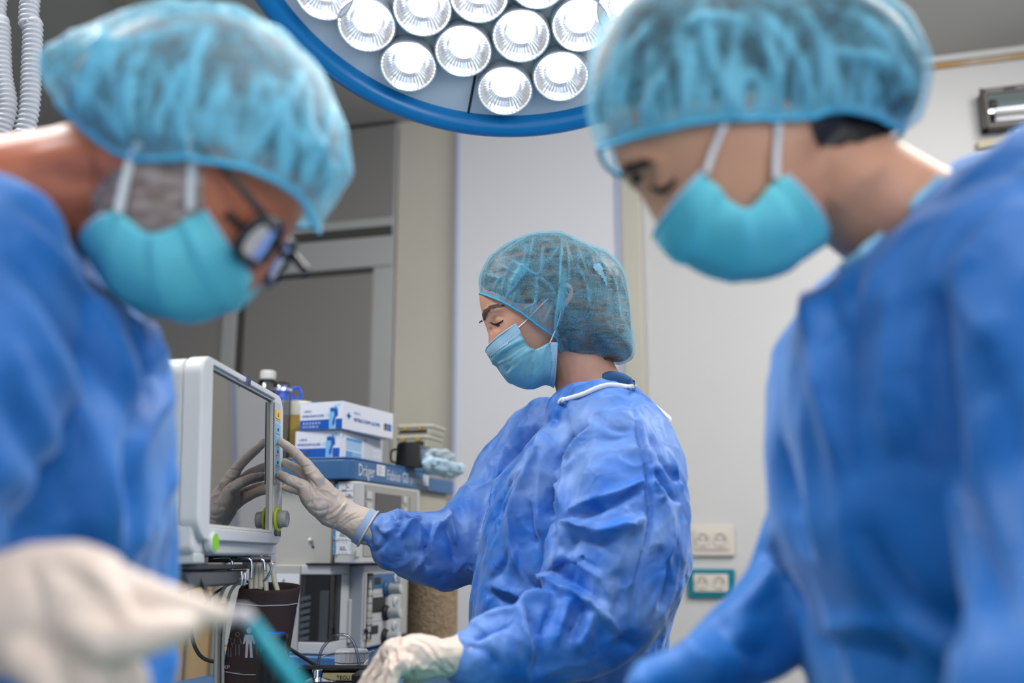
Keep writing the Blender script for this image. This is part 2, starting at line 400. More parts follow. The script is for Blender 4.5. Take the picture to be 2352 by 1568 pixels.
# ================================================================== surgical lamp
LC = Vector((-0.0035, 1.192, 2.045)); tl = R(58); LN = Vector((0, -math.cos(tl), -math.sin(tl))); LX = Vector((1, 0, 0)); LY = LN.cross(LX)   # LY: in the disc, towards the room's back/down
lamp = thing('surgical_lamp', 'large round surgical lamp with blue rim and many lit lenses hanging above the team', 'lamp', LC)
LM = frame((0, 0, 0), LX, LY)      # z axis = facing direction of the lamp
if (LM.to_3x3() @ Vector((0, 0, 1))).dot(LN) < 0: LM = frame((0, 0, 0), LX, -LY)
lamp.rotation_euler = LM.to_euler()
LMi = (Matrix.Translation(LC) @ LM).inverted()
def lp(px, py, h=0.0):
    n = LM.to_3x3() @ Vector((0, 0, 1)); return LMi @ hit(px, py, LC + n*h, n)
m_rim = mat('blue_rim', srgb(16, 134, 204), 0.3, coat=0.2)
m_face = mat('lamp_face_grey', srgb(240, 243, 246), 0.4)
m_housew = mat('lamp_housing_white', srgb(205, 208, 212), 0.4)
RO = 0.42
b = MB(); rt = 0.021
b.lathe([(RO-rt+rt*math.cos(a)*1.0, -0.012+0.034*math.sin(a)) for a in [R(k) for k in range(0, 361, 20)]], n=128); b.build('rim', m_rim, lamp, smooth=True)
MB().lathe([(0, 0.0), (RO-2*rt+0.002, 0.0), (RO-2*rt+0.002, -0.008), (0, -0.008)], n=128).build('lamp_face', m_face, lamp)
MB().lathe([(RO-rt, -0.02), (RO-0.05, -0.07), (RO-0.16, -0.1), (0.1, -0.115), (0, -0.115)], n=96).build('housing', m_housew, lamp, smooth=True)
# seam between face segments
p0 = lp(1090, 182); p1 = lp(1076, 258); d = (p1-p0).normalized()
MB().tube([p0 - d*0.01, p1 + d*0.01], 0.0022, 6, 1).build('seam', m_gap, lamp)
m_bowl = mat('faceted_reflector', (0.95, 0.96, 0.98), 0.2, 1.0, emit=(0.97, 0.98, 1.0), es=0.1)  # faint glow added to the bowls so they look lit throughout
m_led = mat('lit_led', (1, 1, 1), 0.5, emit=(1.0, 0.99, 0.97), es=11)
m_lens = mat('lens_rim', (0.82, 0.85, 0.9), 0.15, 0.6)
m_stem = mat('led_stem', srgb(226, 224, 214), 0.3, emit=(1, 1, 0.97), es=2)
LR = 0.043
spots = [(745, -18), (842, 57), (938, 152), (970, 20), (1064, 117), (1100, -12), (1197, 82), (1160, 208), (1334, 57), (1288, 175), (1235, -45), (1437, 22)]
cen = [Vector((*lp(x, y, 0.02).xy, 0)) for x, y in spots]
# the rest of the pattern above the frame, packed inside the rim
def okc(p): return p.length < RO-2*rt-LR and all((p-q).length > 2*LR*0.985 for q in cen)
random.seed(3)
for rr_, nn in ((0.325, 60), (0.235, 50), (0.15, 40), (0.06, 30)):
    for k in range(nn):
        p = Vector((rr_*math.cos(2*PI*k/nn), rr_*math.sin(2*PI*k/nn), 0))
        if okc(p): cen.append(p)
def lens(c):
    nf = 40; b = MB(); prof = [(1.0, 0.004), (0.93, -0.006), (0.8, -0.016), (0.62, -0.026), (0.4, -0.034), (0.18, -0.038), (0.0, -0.038)]
    vs = []; fs = []
    for j, (q, h) in enumerate(prof):
        for i in range(nf*2):
            a = PI*i/nf; k = q*(1 + (0.012 if i % 2 else -0.012)); vs.append(Vector((c.x + LR*k*math.cos(a), c.y + LR*k*math.sin(a), h*0.5 + 0.0215 + (0.0006 if i % 2 else -0.0006))))
    N = nf*2
    for j in range(len(prof)-1):
        for i in range(N): k = (i+1) % N; fs.append((j*N+i, j*N+k, (j+1)*N+k, (j+1)*N+i))
    b.add(vs, fs); return b
for i, c in enumerate(cen):
    r_ = lens(c).build('lens', m_bowl, lamp)
    MB().lathe([(LR*1.0, 0), (LR*1.03, 0.005), (LR*1.03, 0.021), (LR*0.985, 0.0245), (LR*0.96, 0.022)], c, n=48).build('lens_rim', m_lens, r_, smooth=True)
    MB().lathe([(0, 0.003), (0.0045, 0.003), (0.006, 0.015), (0.0045, 0.025), (0, 0.025)], c, n=14).build('led_stem', m_stem, r_, smooth=True)
    MB().lathe([(0, 0.0056), (0.025, 0.0056), (0.025, 0.0036), (0, 0.0036)], c, n=20).build('led', m_led, r_)
# fork and arm to the ceiling
m_armw = mat('arm_white', srgb(210, 212, 214), 0.35)
fw = LMi @ Vector((0, 0, 0))
b = MB(); A0 = LMi @ (LC + Vector((0, -0.12, 0.36))); A1 = LMi @ (LC + Vector((0, -0.12, CEIL-LC.z-0.01)))
b.tube([(0, 0, -0.11), (0, 0, -0.2), A0, A1], 0.026, 16, 5); b.build('arm', m_armw, lamp, smooth=True)
# its light
l = D.lights.new('lamp_light', 'AREA'); l.shape = 'DISK'; l.size = 0.6; l.energy = 2.2; l.color = (1.0, 0.99, 0.97); l.spread = R(100)
o = D.objects.new('lamp_light', l); COL.objects.link(o); o.location = LC + LN*0.075
o.rotation_euler = LN.to_track_quat('-Z', 'Y').to_euler()

# corrugated hoses hanging top left
m_hose = mat('milky_hose', srgb(206, 210, 218), 0.3, trans=0.25, ior=1.3)
def hose(pts, r, label):
    pts = [Vector(p) for p in pts]; pp, _ = spline(pts, [(0, 0)]*len(pts), 12)
    L = [0];
    for a, b in zip(pp[:-1], pp[1:]): L.append(L[-1]+(b-a).length)
    n = int(L[-1]/0.0022); q = []; rr = []
    for i in range(n+1):
        s = L[-1]*i/n; j = min(np.searchsorted(L, s, 'right')-1, len(pp)-2); f = (s-L[j])/(L[j+1]-L[j]+1e-9)
        q.append(pp[j].lerp(pp[j+1], f)); rr.append(r*(1 + 0.11*math.sin(2*PI*s/0.0088)))
    return tag(MB().tube(q, rr, 20, 1).build('corrugated_hose', m_hose, None, smooth=True), label, 'hose', 'corrugated hoses')
Yh = 1.5
cz = lambda px: Vector((P(px, 0, Yh).x, Yh, CEIL-0.004))
hose([cz(75), P(75, -60, Yh), P(76, 60, Yh), P(72, 170, Yh), P(68, 250, Yh), P(52, 320, Yh), P(20, 420, Yh), P(-60, 560, Yh)], 0.0145, 'translucent corrugated hose further from the left edge, behind the man in glasses')
hose([cz(0), P(0, -60, Yh+.04), P(2, 60, Yh+.04), P(6, 170, Yh+.04), P(17, 245, Yh+.04), P(-2, 320, Yh+.04), P(-40, 420, Yh+.04), P(-90, 520, Yh+.04)], 0.0145, 'translucent corrugated hose at the very left edge of the picture')

# ================================================================== anaesthesia machine
TM = R(17.0)
MU = Vector((math.cos(TM), -math.sin(TM), 0)); MV = Vector((math.sin(TM), math.cos(TM), 0)); K = P(800, 1052, 2.3)
def pa(px, py, a=0.0):
    "(v, z) on the machine's right-hand side plane at u = a"
    h = hit(px, py, K + MU*a, MU) - K; return h.dot(MV), h.z
def pb(px, py, b_=0.0):
    "(u, z) on the plane facing the camera at v = b_"
    h = hit(px, py, K + MV*b_, MV) - K; return h.dot(MU), h.z
mach = thing('anaesthesia_machine', 'light grey anaesthesia machine with blue top shelf standing behind the monitor', 'medical machine', (K.x, K.y, 0), -TM)
def ml(a, b_, z): return (a, b_, z + K.z)
m_mgrey = mat('machine_grey', srgb(178, 177, 172), 0.5, bump=0.08, bscale=500)
m_mlight = mat('machine_light_grey', srgb(192, 193, 194), 0.45)
m_mblue = mat('shelf_blue', srgb(58, 102, 150), 0.4)
m_mdark = mat('machine_dark', srgb(34, 34, 36), 0.5)
m_white = mat('label_white', srgb(222, 224, 230), 0.5)
m_ink = mat('ink_black', srgb(30, 30, 34), 0.6); m_inkb = mat('ink_navy', srgb(34, 46, 110), 0.5)
AL = pb(512, 1400, 0.02)[0]
def mbox(name, a0, a1, b0, b1, z0, z1, m, parent=None, bevel=0.003, segs=2):
    return MB().bb(ml(a0, b0, z0), ml(a1, b1, z1)).build(name, m, parent or mach, bevel=bevel, segs=segs)
sh = -0.048
# shelf: fascia with rounded corners, thinner tray behind
def rrect(x0, x1, y0, y1, r, n=6):
    pts = []
    for cx_, cy_, a0 in ((x1-r, y1-r, 0), (x0+r, y1-r, 90), (x0+r, y0+r, 180), (x1-r, y0+r, 270)):
        for i in range(n+1): a = R(a0 + 90*i/n); pts.append((cx_ + r*math.cos(a), cy_ + r*math.sin(a)))
    return pts
bF = pa(993, 1100, 0.012)[0]
MZ = Matrix.Translation((0, 0, K.z))
MB().prism(rrect(AL-0.02, 0.012, -0.004, bF, 0.03), sh, -0.001, MZ).build('shelf', m_mblue, mach, bevel=0.004)
MB().prism(rrect(AL-0.02, 0.012, -0.004, bF, 0.03), -0.001, 0.004, MZ).build('shelf_lip', m_mblue, mach, bevel=0.002)
bE = pa(1049, 1110, -0.02)[0]
mbox('rear_shelf', AL-0.02, -0.03, bF-0.02, bE, sh+0.006, -0.002, m_mblue)
mbox('rear_panel', AL+0.02, -0.05, bF-0.05, bE-0.005, -0.25, sh+0.006, mat('rear_beige', srgb(176, 172, 160), 0.6))
# writing on the shelf
def onA(px, py, a, flip=False):
    v, z = pa(px, py, a); return frame(ml(a, v, z), (0, 1, 0), (0, 0, 1)), v, z
m_txt = mat('silver_print', srgb(206, 214, 226), 0.5)
M, v0, z0 = onA(823, 1091, 0.0128); v1 = pa(863, 1098, 0.0128)[0]
text('brand_text', 'Dräger', 0.040, M, m_txt, mach, (v1-v0)/0.122)
M, va, za = onA(888, 1101, 0.0128); vb = pa(941, 1108, 0.0128)[0]
text('model_text', 'Fabius GS', 0.036, M, m_txt, mach, (vb-va)/0.152)
M, va, za = onA(943, 1108, 0.0128); vb = pa(972, 1112, 0.0128)[0]
text('model_text', 'premium', 0.027, M, m_txt, mach, (vb-va)/0.108)
for (x0, y0, x1, y1) in ((866, 1066, 884, 1094), (972, 1090, 984, 1116)):
    v0, z1 = pa(x0, y0, .013); v1, z0 = pa(x1, y1, .013)
    s_ = MB().bb(ml(0.0122, v0, z0), ml(0.0132, v1, z1)).build('sticker', m_white, mach)
    for k in range(5): MB().bb(ml(0.0132, v0+(v1-v0)*0.15, z0+(z1-z0)*(0.15+k*0.16)), ml(0.0136, v0+(v1-v0)*(0.5+0.35*(k % 2)), z0+(z1-z0)*(0.2+k*0.16))).build('print_line', m_mblue, s_)
# body under the shelf
zb = pb(700, 1490, 0.02)[1]
mbox('body', AL, -0.045, 0.02, bF-0.02, zb, sh, m_mgrey, bevel=0.004)
# control block with screen
a0 = pb(771, 1150, 0.018)[0]; aC = 0.026; zc1 = sh-0.004; zc0 = pb(790, 1294, 0.012)[1]
bC = pa(968, 1200, aC)[0]
MB().prism(rrect(a0, aC, 0.008, bC, 0.02), zc0, zc1, MZ).build('control_block', m_mlight, mach, bevel=0.004)
def onpanel(x0, y0, x1, y1, a, d, name, m, par=None, bevel=0.001, flat=True):
    v0, zA = pa(x0, y0, a); v1, zB = pa(x1, y1, a); 
    if flat: zz1 = zA; zz0 = pa(x0, y1, a)[1]
    return MB().bb(ml(a, v0, zz0), ml(a+d, v1, zz1)).build(name, m, par or mach, bevel=bevel)
cp = onpanel(838, 1112, 955, 1278, aC, 0.002, 'control_panel', mat('panel_grey', srgb(160, 158, 154), 0.4))
onpanel(862, 1131, 920, 1215, aC+0.002, 0.0012, 'display', mat('dark_display', srgb(78, 74, 76), 0.15), cp)
for y in (1127, 1153, 1179): onpanel(841, y, 853, y+18, aC+0.002, 0.003, 'button', m_mlight, cp)
for y in (1140, 1166): onpanel(925, y, 933, y+15, aC+0.002, 0.003, 'button', m_mlight, cp)
onpanel(941, 1140, 951, 1205, aC+0.002, 0.002, 'button', MATS['panel_grey'], cp)
onpanel(818, 1258, 826, 1278, aC, 0.001, 'rocker_switch', m_mlight, mach)
# labels on the camera side of the control block
m_holo = mat('holographic_strip', srgb(70, 90, 200), 0.25, 0.4, nscale=160, ncol=srgb(130, 210, 220), nmix=0.25)
def onfront(x0, y0, x1, y1, b_, d, name, m, par=None, bevel=0.0):
    u0, zA = pb(x0, y0, b_); u1, zB = pb(x1, y1, b_); return MB().bb(ml(u0, b_-d, zB), ml(u1, b_, zA)).build(name, m, par or mach, bevel=bevel)
def stick(x0, y0, x1, y1, kind):
    s = onfront(x0, y0, x1, y1, 0.008, 0.0008, 'service_sticker', m_white)
    onfront(x0, y0, x0+(6 if kind else 5), y1, 0.0072, 0.0004, 'hologram_strip', m_holo, s)
    u0, zt = pb(x0, y0, 0.0072); u1, zb_ = pb(x1, y1, 0.0072)
    def ln(fx0, fy0, fx1, fy1):
        return MB().bb(ml(u0+(u1-u0)*fx0, 0.0066, zt+(zb_-zt)*fy1), ml(u0+(u1-u0)*fx1, 0.0072, zt+(zb_-zt)*fy0))
    b = MB()
    L = [(0.15, .49, 0.98, .51), (0.6, .0, .62, .35), (0.6, .65, .62, 1), (.3, .76, .4, .84), (.72, .76, .85, .84), (.6, .9, .95, .95), (.68, .2, .75, .28)] if kind == 1 else \
        [(.35, .62, .75, .66), (.3, .08, .36, .11), (.5, .08, .56, .11), (.7, .08, .76, .11), (.3, .9, .37, .94), (.5, .9, .57, .94), (.7, .9, .77, .94), (.9, .3, .94, .34), (.9, .6, .94, .64)]
    for q in L: k = ln(*q); b.add(k.v, k.f)
    b.build('print', m_ink, s)
    M = frame(ml(u0+(u1-u0)*.36, 0.0069, zt+(zb_-zt)*.56), (1, 0, 0), (0, 0, 1)); text('number_print', '20.24' if kind != 1 else '2024', 0.0075, M, m_ink, s, 0.8)
stick(771, 1112, 811, 1142, 1); stick(771, 1147, 810, 1178, 2); stick(766, 1215, 806, 1240, 0); stick(766, 1243, 806, 1273, 0)
# small knob and hole on the camera side of the body
c = pb(714, 1240, 0.02); MB().ball(ml(c[0], 0.016, c[1]), 0.0052).build('stud', mat('ivory', srgb(222, 218, 206), 0.3), mach, smooth=True)
c = pb(719, 1256, 0.02); MB().cyl(ml(c[0], 0.02, c[1]), ml(c[0], 0.0192, c[1]), 0.003).build('screw_hole', m_mdark, mach)
c = pb(664, 1122, 0.02); M = frame(ml(c[0], 0.0196, c[1]-0.008), (1, 0, 0), (0, 0, 1)); text('outlet_text', 'OUT', 0.011, M, m_ink, mach, 1.0)
# lower front: vaporiser bay with wrap-round window
a_w = pb(756, 1400, 0.0)[0]; zt = pb(740, 1297, 0.0)[1]; zl = pb(700, 1502, 0.0)[1]
a_l = pb(628, 1400, 0.0)[0]
wz1 = pb(720, 1320, 0.0)[1]; wz0 = pb(720, 1474, 0.0)[1]; wa0 = pb(687, 1400, 0.0)[0]; wb1 = pa(782, 1400, a_w)[0]
bay = mbox('bay_frame', a_l, wa0, 0.0, 0.3, zl, zt, m_mgrey)
bT = pa(803, 1320, a_w)[0]
mbox('bay_top', wa0, a_w, 0.0, bT, wz1, zt, m_mlight, bevel=0.003); mbox('bay_sill', wa0, a_w, 0.0, bT, zl, wz0, m_mlight, bevel=0.003)
mbox('bay_post', wa0, a_w, wb1, bT, wz0, wz1, m_mlight, bevel=0.002)
mbox('bay_interior', wa0+0.001, a_w-0.006, 0.0185, wb1+0.06, wz0, wz1, mat('bay_black', (0.006, 0.006, 0.007), 0.6))
mbox('bay_cylinder', pb(736, 1400, 0.02)[0], a_w-0.0052, 0.012, wb1-0.004, wz0, wz0+(wz1-wz0)*0.76, mat('inner_panel', srgb(150, 146, 142), 0.4))
for i in range(7):
    y = 1372 + i*15.6
    u0, z0_ = pb(690-i*0.8, y, 0.012); u1, z1_ = pb(713-i*0.8, y-6, 0.012)
    b = MB(); h = 0.0085
    b.add([ml(u0, 0.004, z0_), ml(u1, 0.012, z1_), ml(u1, 0.012, z1_-h), ml(u0, 0.004, z0_-h), ml(u0, 0.012, z0_), ml(u1, 0.02, z1_), ml(u1, 0.02, z1_-h), ml(u0, 0.012, z0_-h)],
          [(0, 1, 2, 3), (4, 7, 6, 5), (0, 4, 5, 1), (3, 2, 6, 7), (1, 5, 6, 2), (0, 3, 7, 4)])
    b.build('bay_fin', mat('fin_grey', srgb(176, 172, 172), 0.4), mach)
def clearmat(name, tint=(0.8, 0.82, 0.84), refl=0.12, rough=0.05):
    m = D.materials.new(name); m.use_nodes = True; nt = m.node_tree; nt.nodes.remove(nt.nodes['Principled BSDF'])
    t = nt.nodes.new('ShaderNodeBsdfTransparent'); t.inputs[0].default_value = (*tint, 1); g = nt.nodes.new('ShaderNodeBsdfGlossy'); g.inputs['Roughness'].default_value = rough
    f = nt.nodes.new('ShaderNodeLayerWeight'); f.inputs[0].default_value = 0.25; a = nt.nodes.new('ShaderNodeMath'); a.operation = 'ADD'; a.inputs[1].default_value = refl; a.use_clamp = True
    mx_ = nt.nodes.new('ShaderNodeMixShader'); nt.links.new(f.outputs['Fresnel'], a.inputs[0]); nt.links.new(a.outputs[0], mx_.inputs[0]); nt.links.new(t.outputs[0], mx_.inputs[1]); nt.links.new(g.outputs[0], mx_.inputs[2])
    nt.links.new(mx_.outputs[0], nt.nodes['Material Output'].inputs[0]); MATS[name] = m; return m
m_gl = clearmat('smoky_glass', (0.86, 0.88, 0.9), 0.02)
b = MB(); b.bb(ml(wa0, 0.0005, wz0), ml(a_w-0.002, 0.0025, wz1)); b.bb(ml(a_w-0.0035, 0.0025, wz0), ml(a_w-0.0005, wb1, wz1)); b.build('bay_window', m_gl, mach)
lb = onfront(634, 1317, 687, 1360, 0.0, 0.0008, 'warning_label', m_white)
cx_, cz_ = pb(652, 1338, 0.0)
b = MB(); tr = [Vector(ml(cx_+0.0085*math.cos(R(90+120*k)), -0.0012, cz_+0.0085*math.sin(R(90+120*k)))) for k in range(3)]
for k in range(3): b.cyl(tr[k], tr[(k+1) % 3], 0.0006, n=6)
b.bb(ml(cx_-0.0006, -0.0016, cz_-0.0005), ml(cx_+0.0006, -0.0008, cz_+0.004)); b.bb(ml(cx_-0.0006, -0.0016, cz_-0.0025), ml(cx_+0.0006, -0.0008, cz_-0.0015)); b.build('warning_sign', m_ink, lb)
mbox('trim_strip', a_w-0.06, a_w+0.016, -0.006, 0.15, zt, zt+0.004, m_mdark, bevel=0)
# column and flow meter module
bc0 = bT; bc1 = pa(833, 1400, -0.012)[0]
mbox('column', -0.3, a_w-0.002, bc0+0.001, bc1, zl, zt, m_mgrey, bevel=0.004)
v0, zt_ = pa(798, 1376, a_w); v1, zb_ = pa(807, 1378, a_w)
mbox('column_handle', a_w-0.002, a_w+0.006, v0+0.002, v1+0.004, pa(806, 1475, a_w)[1], zt_, m_mlight, bevel=0.003)
aF = 0.0
f0 = pa(834, 1400, aF)[0]; f1 = pa(922, 1400, aF)[0]; fz1 = pa(834, 1297, aF)[1]; fz0 = pa(834, 1491, aF)[1]
fm = mbox('flow_module', -0.3, aF, f0, f1, fz0, fz1, m_mlight, bevel=0.006)
def fpan(x0, y0, x1, y1, d, name, m, par=fm, a=aF, bevel=0.0008): return onpanel(x0, y0, x1, y1, a, d, name, m, par, bevel)
v, z1_ = pa(844, 1322, aF); z0_ = pa(844, 1468, aF)[1]
fpan(838, 1318, 851, 1470, 0.002, 'flow_tube_plate', mat('tube_plate', srgb(196, 194, 188), 0.3))
MB().cyl(ml(aF+0.008, v, z0_), ml(aF+0.008, v, z1_), 0.006).build('flow_tube', mat('clear_acrylic', (0.9, 0.92, 0.92), 0.05, trans=0.9, ior=1.3), fm, smooth=True)
for k in range(7): zz = z0_ + (z1_-z0_)*(0.12+0.11*k); MB().bb(ml(aF+0.002, v-0.003, zz), ml(aF+0.015, v+0.009, zz+0.0009)).build('flow_mark', m_ink, fm)
MB().lathe([(0, 0), (0.006, 0.0), (0.007, 0.006), (0, 0.006)], ml(aF+0.008, v, z1_)).build('tube_cap', m_mdark, fm); MB().lathe([(0, 0), (0.007, 0.0), (0.006, 0.006), (0, 0.006)], ml(aF+0.008, v, z0_-0.004)).build('tube_cap', mat('brass', (.6, .45, .2), .3, .9), fm)
v2, zz2 = pa(834, 1448, aF); MB().ball(ml(aF+0.006, v2+0.004, zz2), 0.005).build('needle_valve', m_blackp, fm, smooth=True)
fpan(857, 1318, 917, 1352, 0.0015, 'gas_label', m_mblue)
fpan(859, 1326, 873, 1343, 0.0022, 'gas_window', m_mdark)
fpan(856, 1372, 883, 1407, 0.0022, 'gas_window', m_mdark)
fpan(854, 1437, 867, 1456, 0.0022, 'gas_window', m_mdark)
fpan(842, 1365, 918, 1366.5, 0.0012, 'module_seam', m_mgrey); fpan(842, 1428, 918, 1429.5, 0.0012, 'module_seam', m_mgrey)
for (kx, ky, cm) in ((884, 1352, m_mblue), (882, 1407, m_mdark), (880, 1462, m_mdark)):
    v, z = pa(kx, ky, aF); v += 0.004
    kb = MB().lathe([(0, 0), (0.019, 0), (0.019, 0.006), (0.016, 0.008), (0.016, 0.012), (0, 0.012)], ml(aF, v, z), (1, 0, 0), 24).build('control_knob', cm, fm, bevel=0.001)
    MB().lathe([(0, 0.012), (0.0135, 0.012), (0.012, 0.04), (0.010, 0.043), (0, 0.043)], ml(aF, v, z), (1, 0, 0), 24).build('knob_grip', m_mlight, kb, smooth=False, bevel=0.001)
    v, z = pa(kx+24, ky-26, aF)
    g = MB().lathe([(0, 0), (0.012, 0), (0.012, 0.004), (0.0095, 0.005), (0, 0.005)], ml(aF, v, z), (1, 0, 0), 24).build('gauge', m_white, fm, bevel=0.0005)
    MB().lathe([(0, 0.0), (0.006, 0.0), (0.006, 0.008), (0, 0.008)], ml(aF+0.001, v, z), (1, 0, 0), 16).build('gauge_pin', mat('chrome', (0.75, 0.76, 0.8), 0.12, 1.0), g)
# blue deck and worktop
mbox('deck', AL, 0.02, -0.01, bF, -K.z+0.35, zl-0.002, m_mblue, bevel=0.006)
zw = 0.868 - K.z
mbox('worktop', -0.35, 0.16, -0.45, 0.4, zw-0.03, zw, mat('worktop_blue', srgb(60, 104, 150), 0.4), bevel=0.006)
mbox('cabinet', AL, -0.01, 0.0, 0.6, -K.z+0.12, zw-0.03, m_mgrey)
for x in (AL+0.05, -0.06):
    for y in (0.06, 0.54): MB().cyl((x-0.015, y, 0.06), (x+0.015, y, 0.06), 0.06).build('castor', m_blackp, mach)

# ------------------------------------------------------------------ glove boxes
m_card = mat('white_card', srgb(214, 218, 230), 0.55); m_prblue = mat('print_blue', srgb(0, 84, 176), 0.5); m_pale = mat('print_pale_blue', srgb(120, 182, 228), 0.5)
def glovebox(c, rz, ang_label, top):
    w, l, h = 0.118, 0.245, 0.066
    t = thing('glove_box', ang_label, 'glove box', c, rz, 'boxes of nitrile gloves')
    # local: x right (camera-facing end spans x -w..0), y into the room, origin near right-front bottom corner
    MB().bb((-w, 0, 0.0005), (0, l, h)).build('carton', m_card, t, bevel=0.0012)
    e = 0.0006; F = lambda x0, x1, z0, z1, m, n='print': MB().bb((x0, -e, z0), (x1, 0.0, z1)).build(n, m, t)
    F(-w+0.001, -0.037, 0.001, 0.0245, m_prblue, 'blue_band'); F(-0.018, -0.001, 0.001, 0.0245, m_prblue, 'blue_band')
    # pale burst behind the hand
    b = MB(); b.add([(-0.04, -e*0.6, 0.05), (-0.006, -e*0.6, 0.063), (-0.016, -e*0.6, 0.04)], [(0, 1, 2)]); b.add([(-0.05, -e*0.6, 0.032), (-0.028, -e*0.6, 0.05), (-0.03, -e*0.6, 0.03)], [(0, 1, 2)]); b.build('burst', mat('burst_blue', srgb(176, 208, 236), 0.5), t)
    # gloved hand picture: pale forearm, blue hand
    e2 = 0.0011
    b = MB(); b.add([(-0.036, -e2, 0.001), (-0.021, -e2, 0.001), (-0.019, -e2, 0.02), (-0.02, -e2, 0.04), (-0.028, -e2, 0.042), (-0.037, -e2, 0.038), (-0.036, -e2, 0.02)], [tuple(range(7))]); b.build('picture_forearm', m_pale, t)
    b = MB(); b.add([(-0.028, -e2*1.2, 0.008), (-0.022, -e2*1.2, 0.012), (-0.02, -e2*1.2, 0.028), (-0.013, -e2*1.2, 0.034), (-0.014, -e2*1.2, 0.046), (-0.021, -e2*1.2, 0.058), (-0.0205, -e2*1.2, 0.048), (-0.024, -e2*1.2, 0.052), (-0.033, -e2*1.2, 0.051), (-0.035, -e2*1.2, 0.043), (-0.029, -e2*1.2, 0.042), (-0.024, -e2*1.2, 0.044), (-0.022, -e2*1.2, 0.034), (-0.027, -e2*1.2, 0.02)], [tuple(range(14))]); b.build('picture_glove', m_prblue, t)
    Mx = lambda x, z: frame((x, -e*1.2, z), (1, 0, 0), (0, 0, 1))
    text('maker_text', '✚ SAFE·IC' if False else '+ SAFE IC', 0.0068, Mx(-w+0.009, 0.043), m_prblue, t, 0.8)
    text('product_text', 'NITRILE EXAM GLOVES', 0.0082, Mx(-w+0.006, 0.031), m_prblue, t, 0.72)
    if top:
        for i in range(6): b = MB().lathe([(0.0016, 0), (0.0026, 0), (0.0026, 0.0004), (0.0016, 0.0004)], (-w+0.012+i*0.0085, -e*1.1, 0.0165), (0, -1, 0), 10); b.build('symbol', m_white, t)
        text('ce_mark', 'O O CE ' + 'EN  #', 0.0075, Mx(-w+0.008, 0.0055), m_white, t, 0.95)
    else:
        q = F(-w+0.022, -w+0.043, 0.002, 0.018, m_white, 'count_label'); text('count_text', '100', 0.0125, frame((-w+0.0235, -e*1.4, 0.0055), (1, 0, 0), (0, 0, 1)), m_prblue, t, 0.8)
    My = lambda y, z: frame((e*1.2, y, z), (0, 1, 0), (0, 0, 1))
    G = lambda y0, y1, z0, z1, m, n='print': MB().bb((0, y0, z0), (e, y1, z1)).build(n, m, t)
    if top:
        b = MB(); b.bb((0, 0.018, 0.031), (e, 0.036, 0.0365)); b.bb((0, 0.0245, 0.0255), (e, 0.0295, 0.042)); b.build('cross', m_prblue, t)
        text('maker_text', 'SAFE IC', 0.009, My(0.05, 0.041), m_pale, t, 1.0)
        text('product_text', 'NITRILE EXAM GLOVES', 0.0125, My(0.05, 0.024), m_prblue, t, 0.98)
        G(0.198, 0.214, 0.019, 0.036, m_ink, 'size_mark'); text('size_text', 'L', 0.012, My(0.203, 0.023), m_white, t); G(0.217, 0.235, 0.019, 0.036, m_prblue, 'size_mark')
        text('size_text', '100', 0.008, My(0.2185, 0.025), m_pale, t, 0.9)
        MB().bb((-0.09, 0.07, h), (-0.03, 0.15, h+0.004)).build('tear_flap', m_prblue, t)
        MB().bb((-w+0.001, 0.0, h-0.0004), (-w+0.05, 0.02, h+0.0008)).build('tape', m_pale, t)
    else:
        G(0.032, 0.118, 0.046, 0.052, mat('table_blue', srgb(64, 146, 210), 0.5), 'table_head')
        for k in range(4): G(0.032, 0.118, 0.0415-k*0.0055, 0.0445-k*0.0055, m_pale, 'table_row')
        for k in range(3): G(0.032, 0.064, 0.016-k*0.0055, 0.0205-k*0.0055, MATS['table_blue'], 'table_cell'); G(0.066, 0.118, 0.016-k*0.0055, 0.0205-k*0.0055, m_pale, 'table_row')
        m_lg = mat('faint_print', srgb(184, 188, 198), 0.6)
        for k in range(8): G(0.134, 0.225 - 0.02*(k % 3), 0.045-k*0.005, 0.0466-k*0.005, m_lg, 'text_line')
        G(0.134, 0.15, 0.052, 0.06, m_lg, 'symbol'); G(0.01, 0.02, 0.05, 0.06, m_lg, 'symbol')
    return t
kb = P(784, 1051, 2.34)
glovebox(Vector((kb.x-0.004, kb.y, K.z+0.004)), -R(16.5), 'white and blue nitrile glove box lying directly on the blue shelf, under another', False)
kt = P(784, 989, 2.325)
glovebox(Vector((kt.x+0.002, kt.y, K.z+0.004+0.067)), -R(22), 'nitrile glove box with a blue cross on its side, upper one of two', True)

# bottle with blue cap and ring handle, behind the boxes
bo = P(672, 1052, 2.52); bo.z = K.z+0.0041
t = thing('spray_bottle', 'yellowish plastic bottle with a blue ringed cap, left of the glove boxes', 'bottle', bo)
m_yel = mat('yellow_liquid_plastic', srgb(196, 190, 150), 0.35, nscale=0, ); m_liq = mat('amber_liquid', srgb(168, 140, 60), 0.3)
def zt_(py, Y=2.52): return P(672, py, Y).z - bo.z
MB().lathe([(0, 0), (0.052, 0), (0.055, 0.005), (0.055, zt_(960)), (0, zt_(960))], n=32).build('liquid', m_liq, t, smooth=False, bevel=0.003)
MB().lathe([(0.0, zt_(960)), (0.055, zt_(960)), (0.055, zt_(935)), (0.05, zt_(925)), (0, zt_(922))], n=32).build('bottle_body', mat('pale_plastic', srgb(212, 212, 196), 0.35), t, smooth=False, bevel=0.003)
m_bl = mat('bright_blue_plastic', srgb(0, 84, 214), 0.3)
cb = MB().lathe([(0, zt_(925)), (0.032, zt_(925)), (0.030, zt_(912)), (0.018, zt_(907)), (0.018, zt_(888)), (0, zt_(886))], (-0.026, 0, 0), n=28).build('cap', m_bl, t, bevel=0.002)
cc = P(681, 906, 2.5) - bo
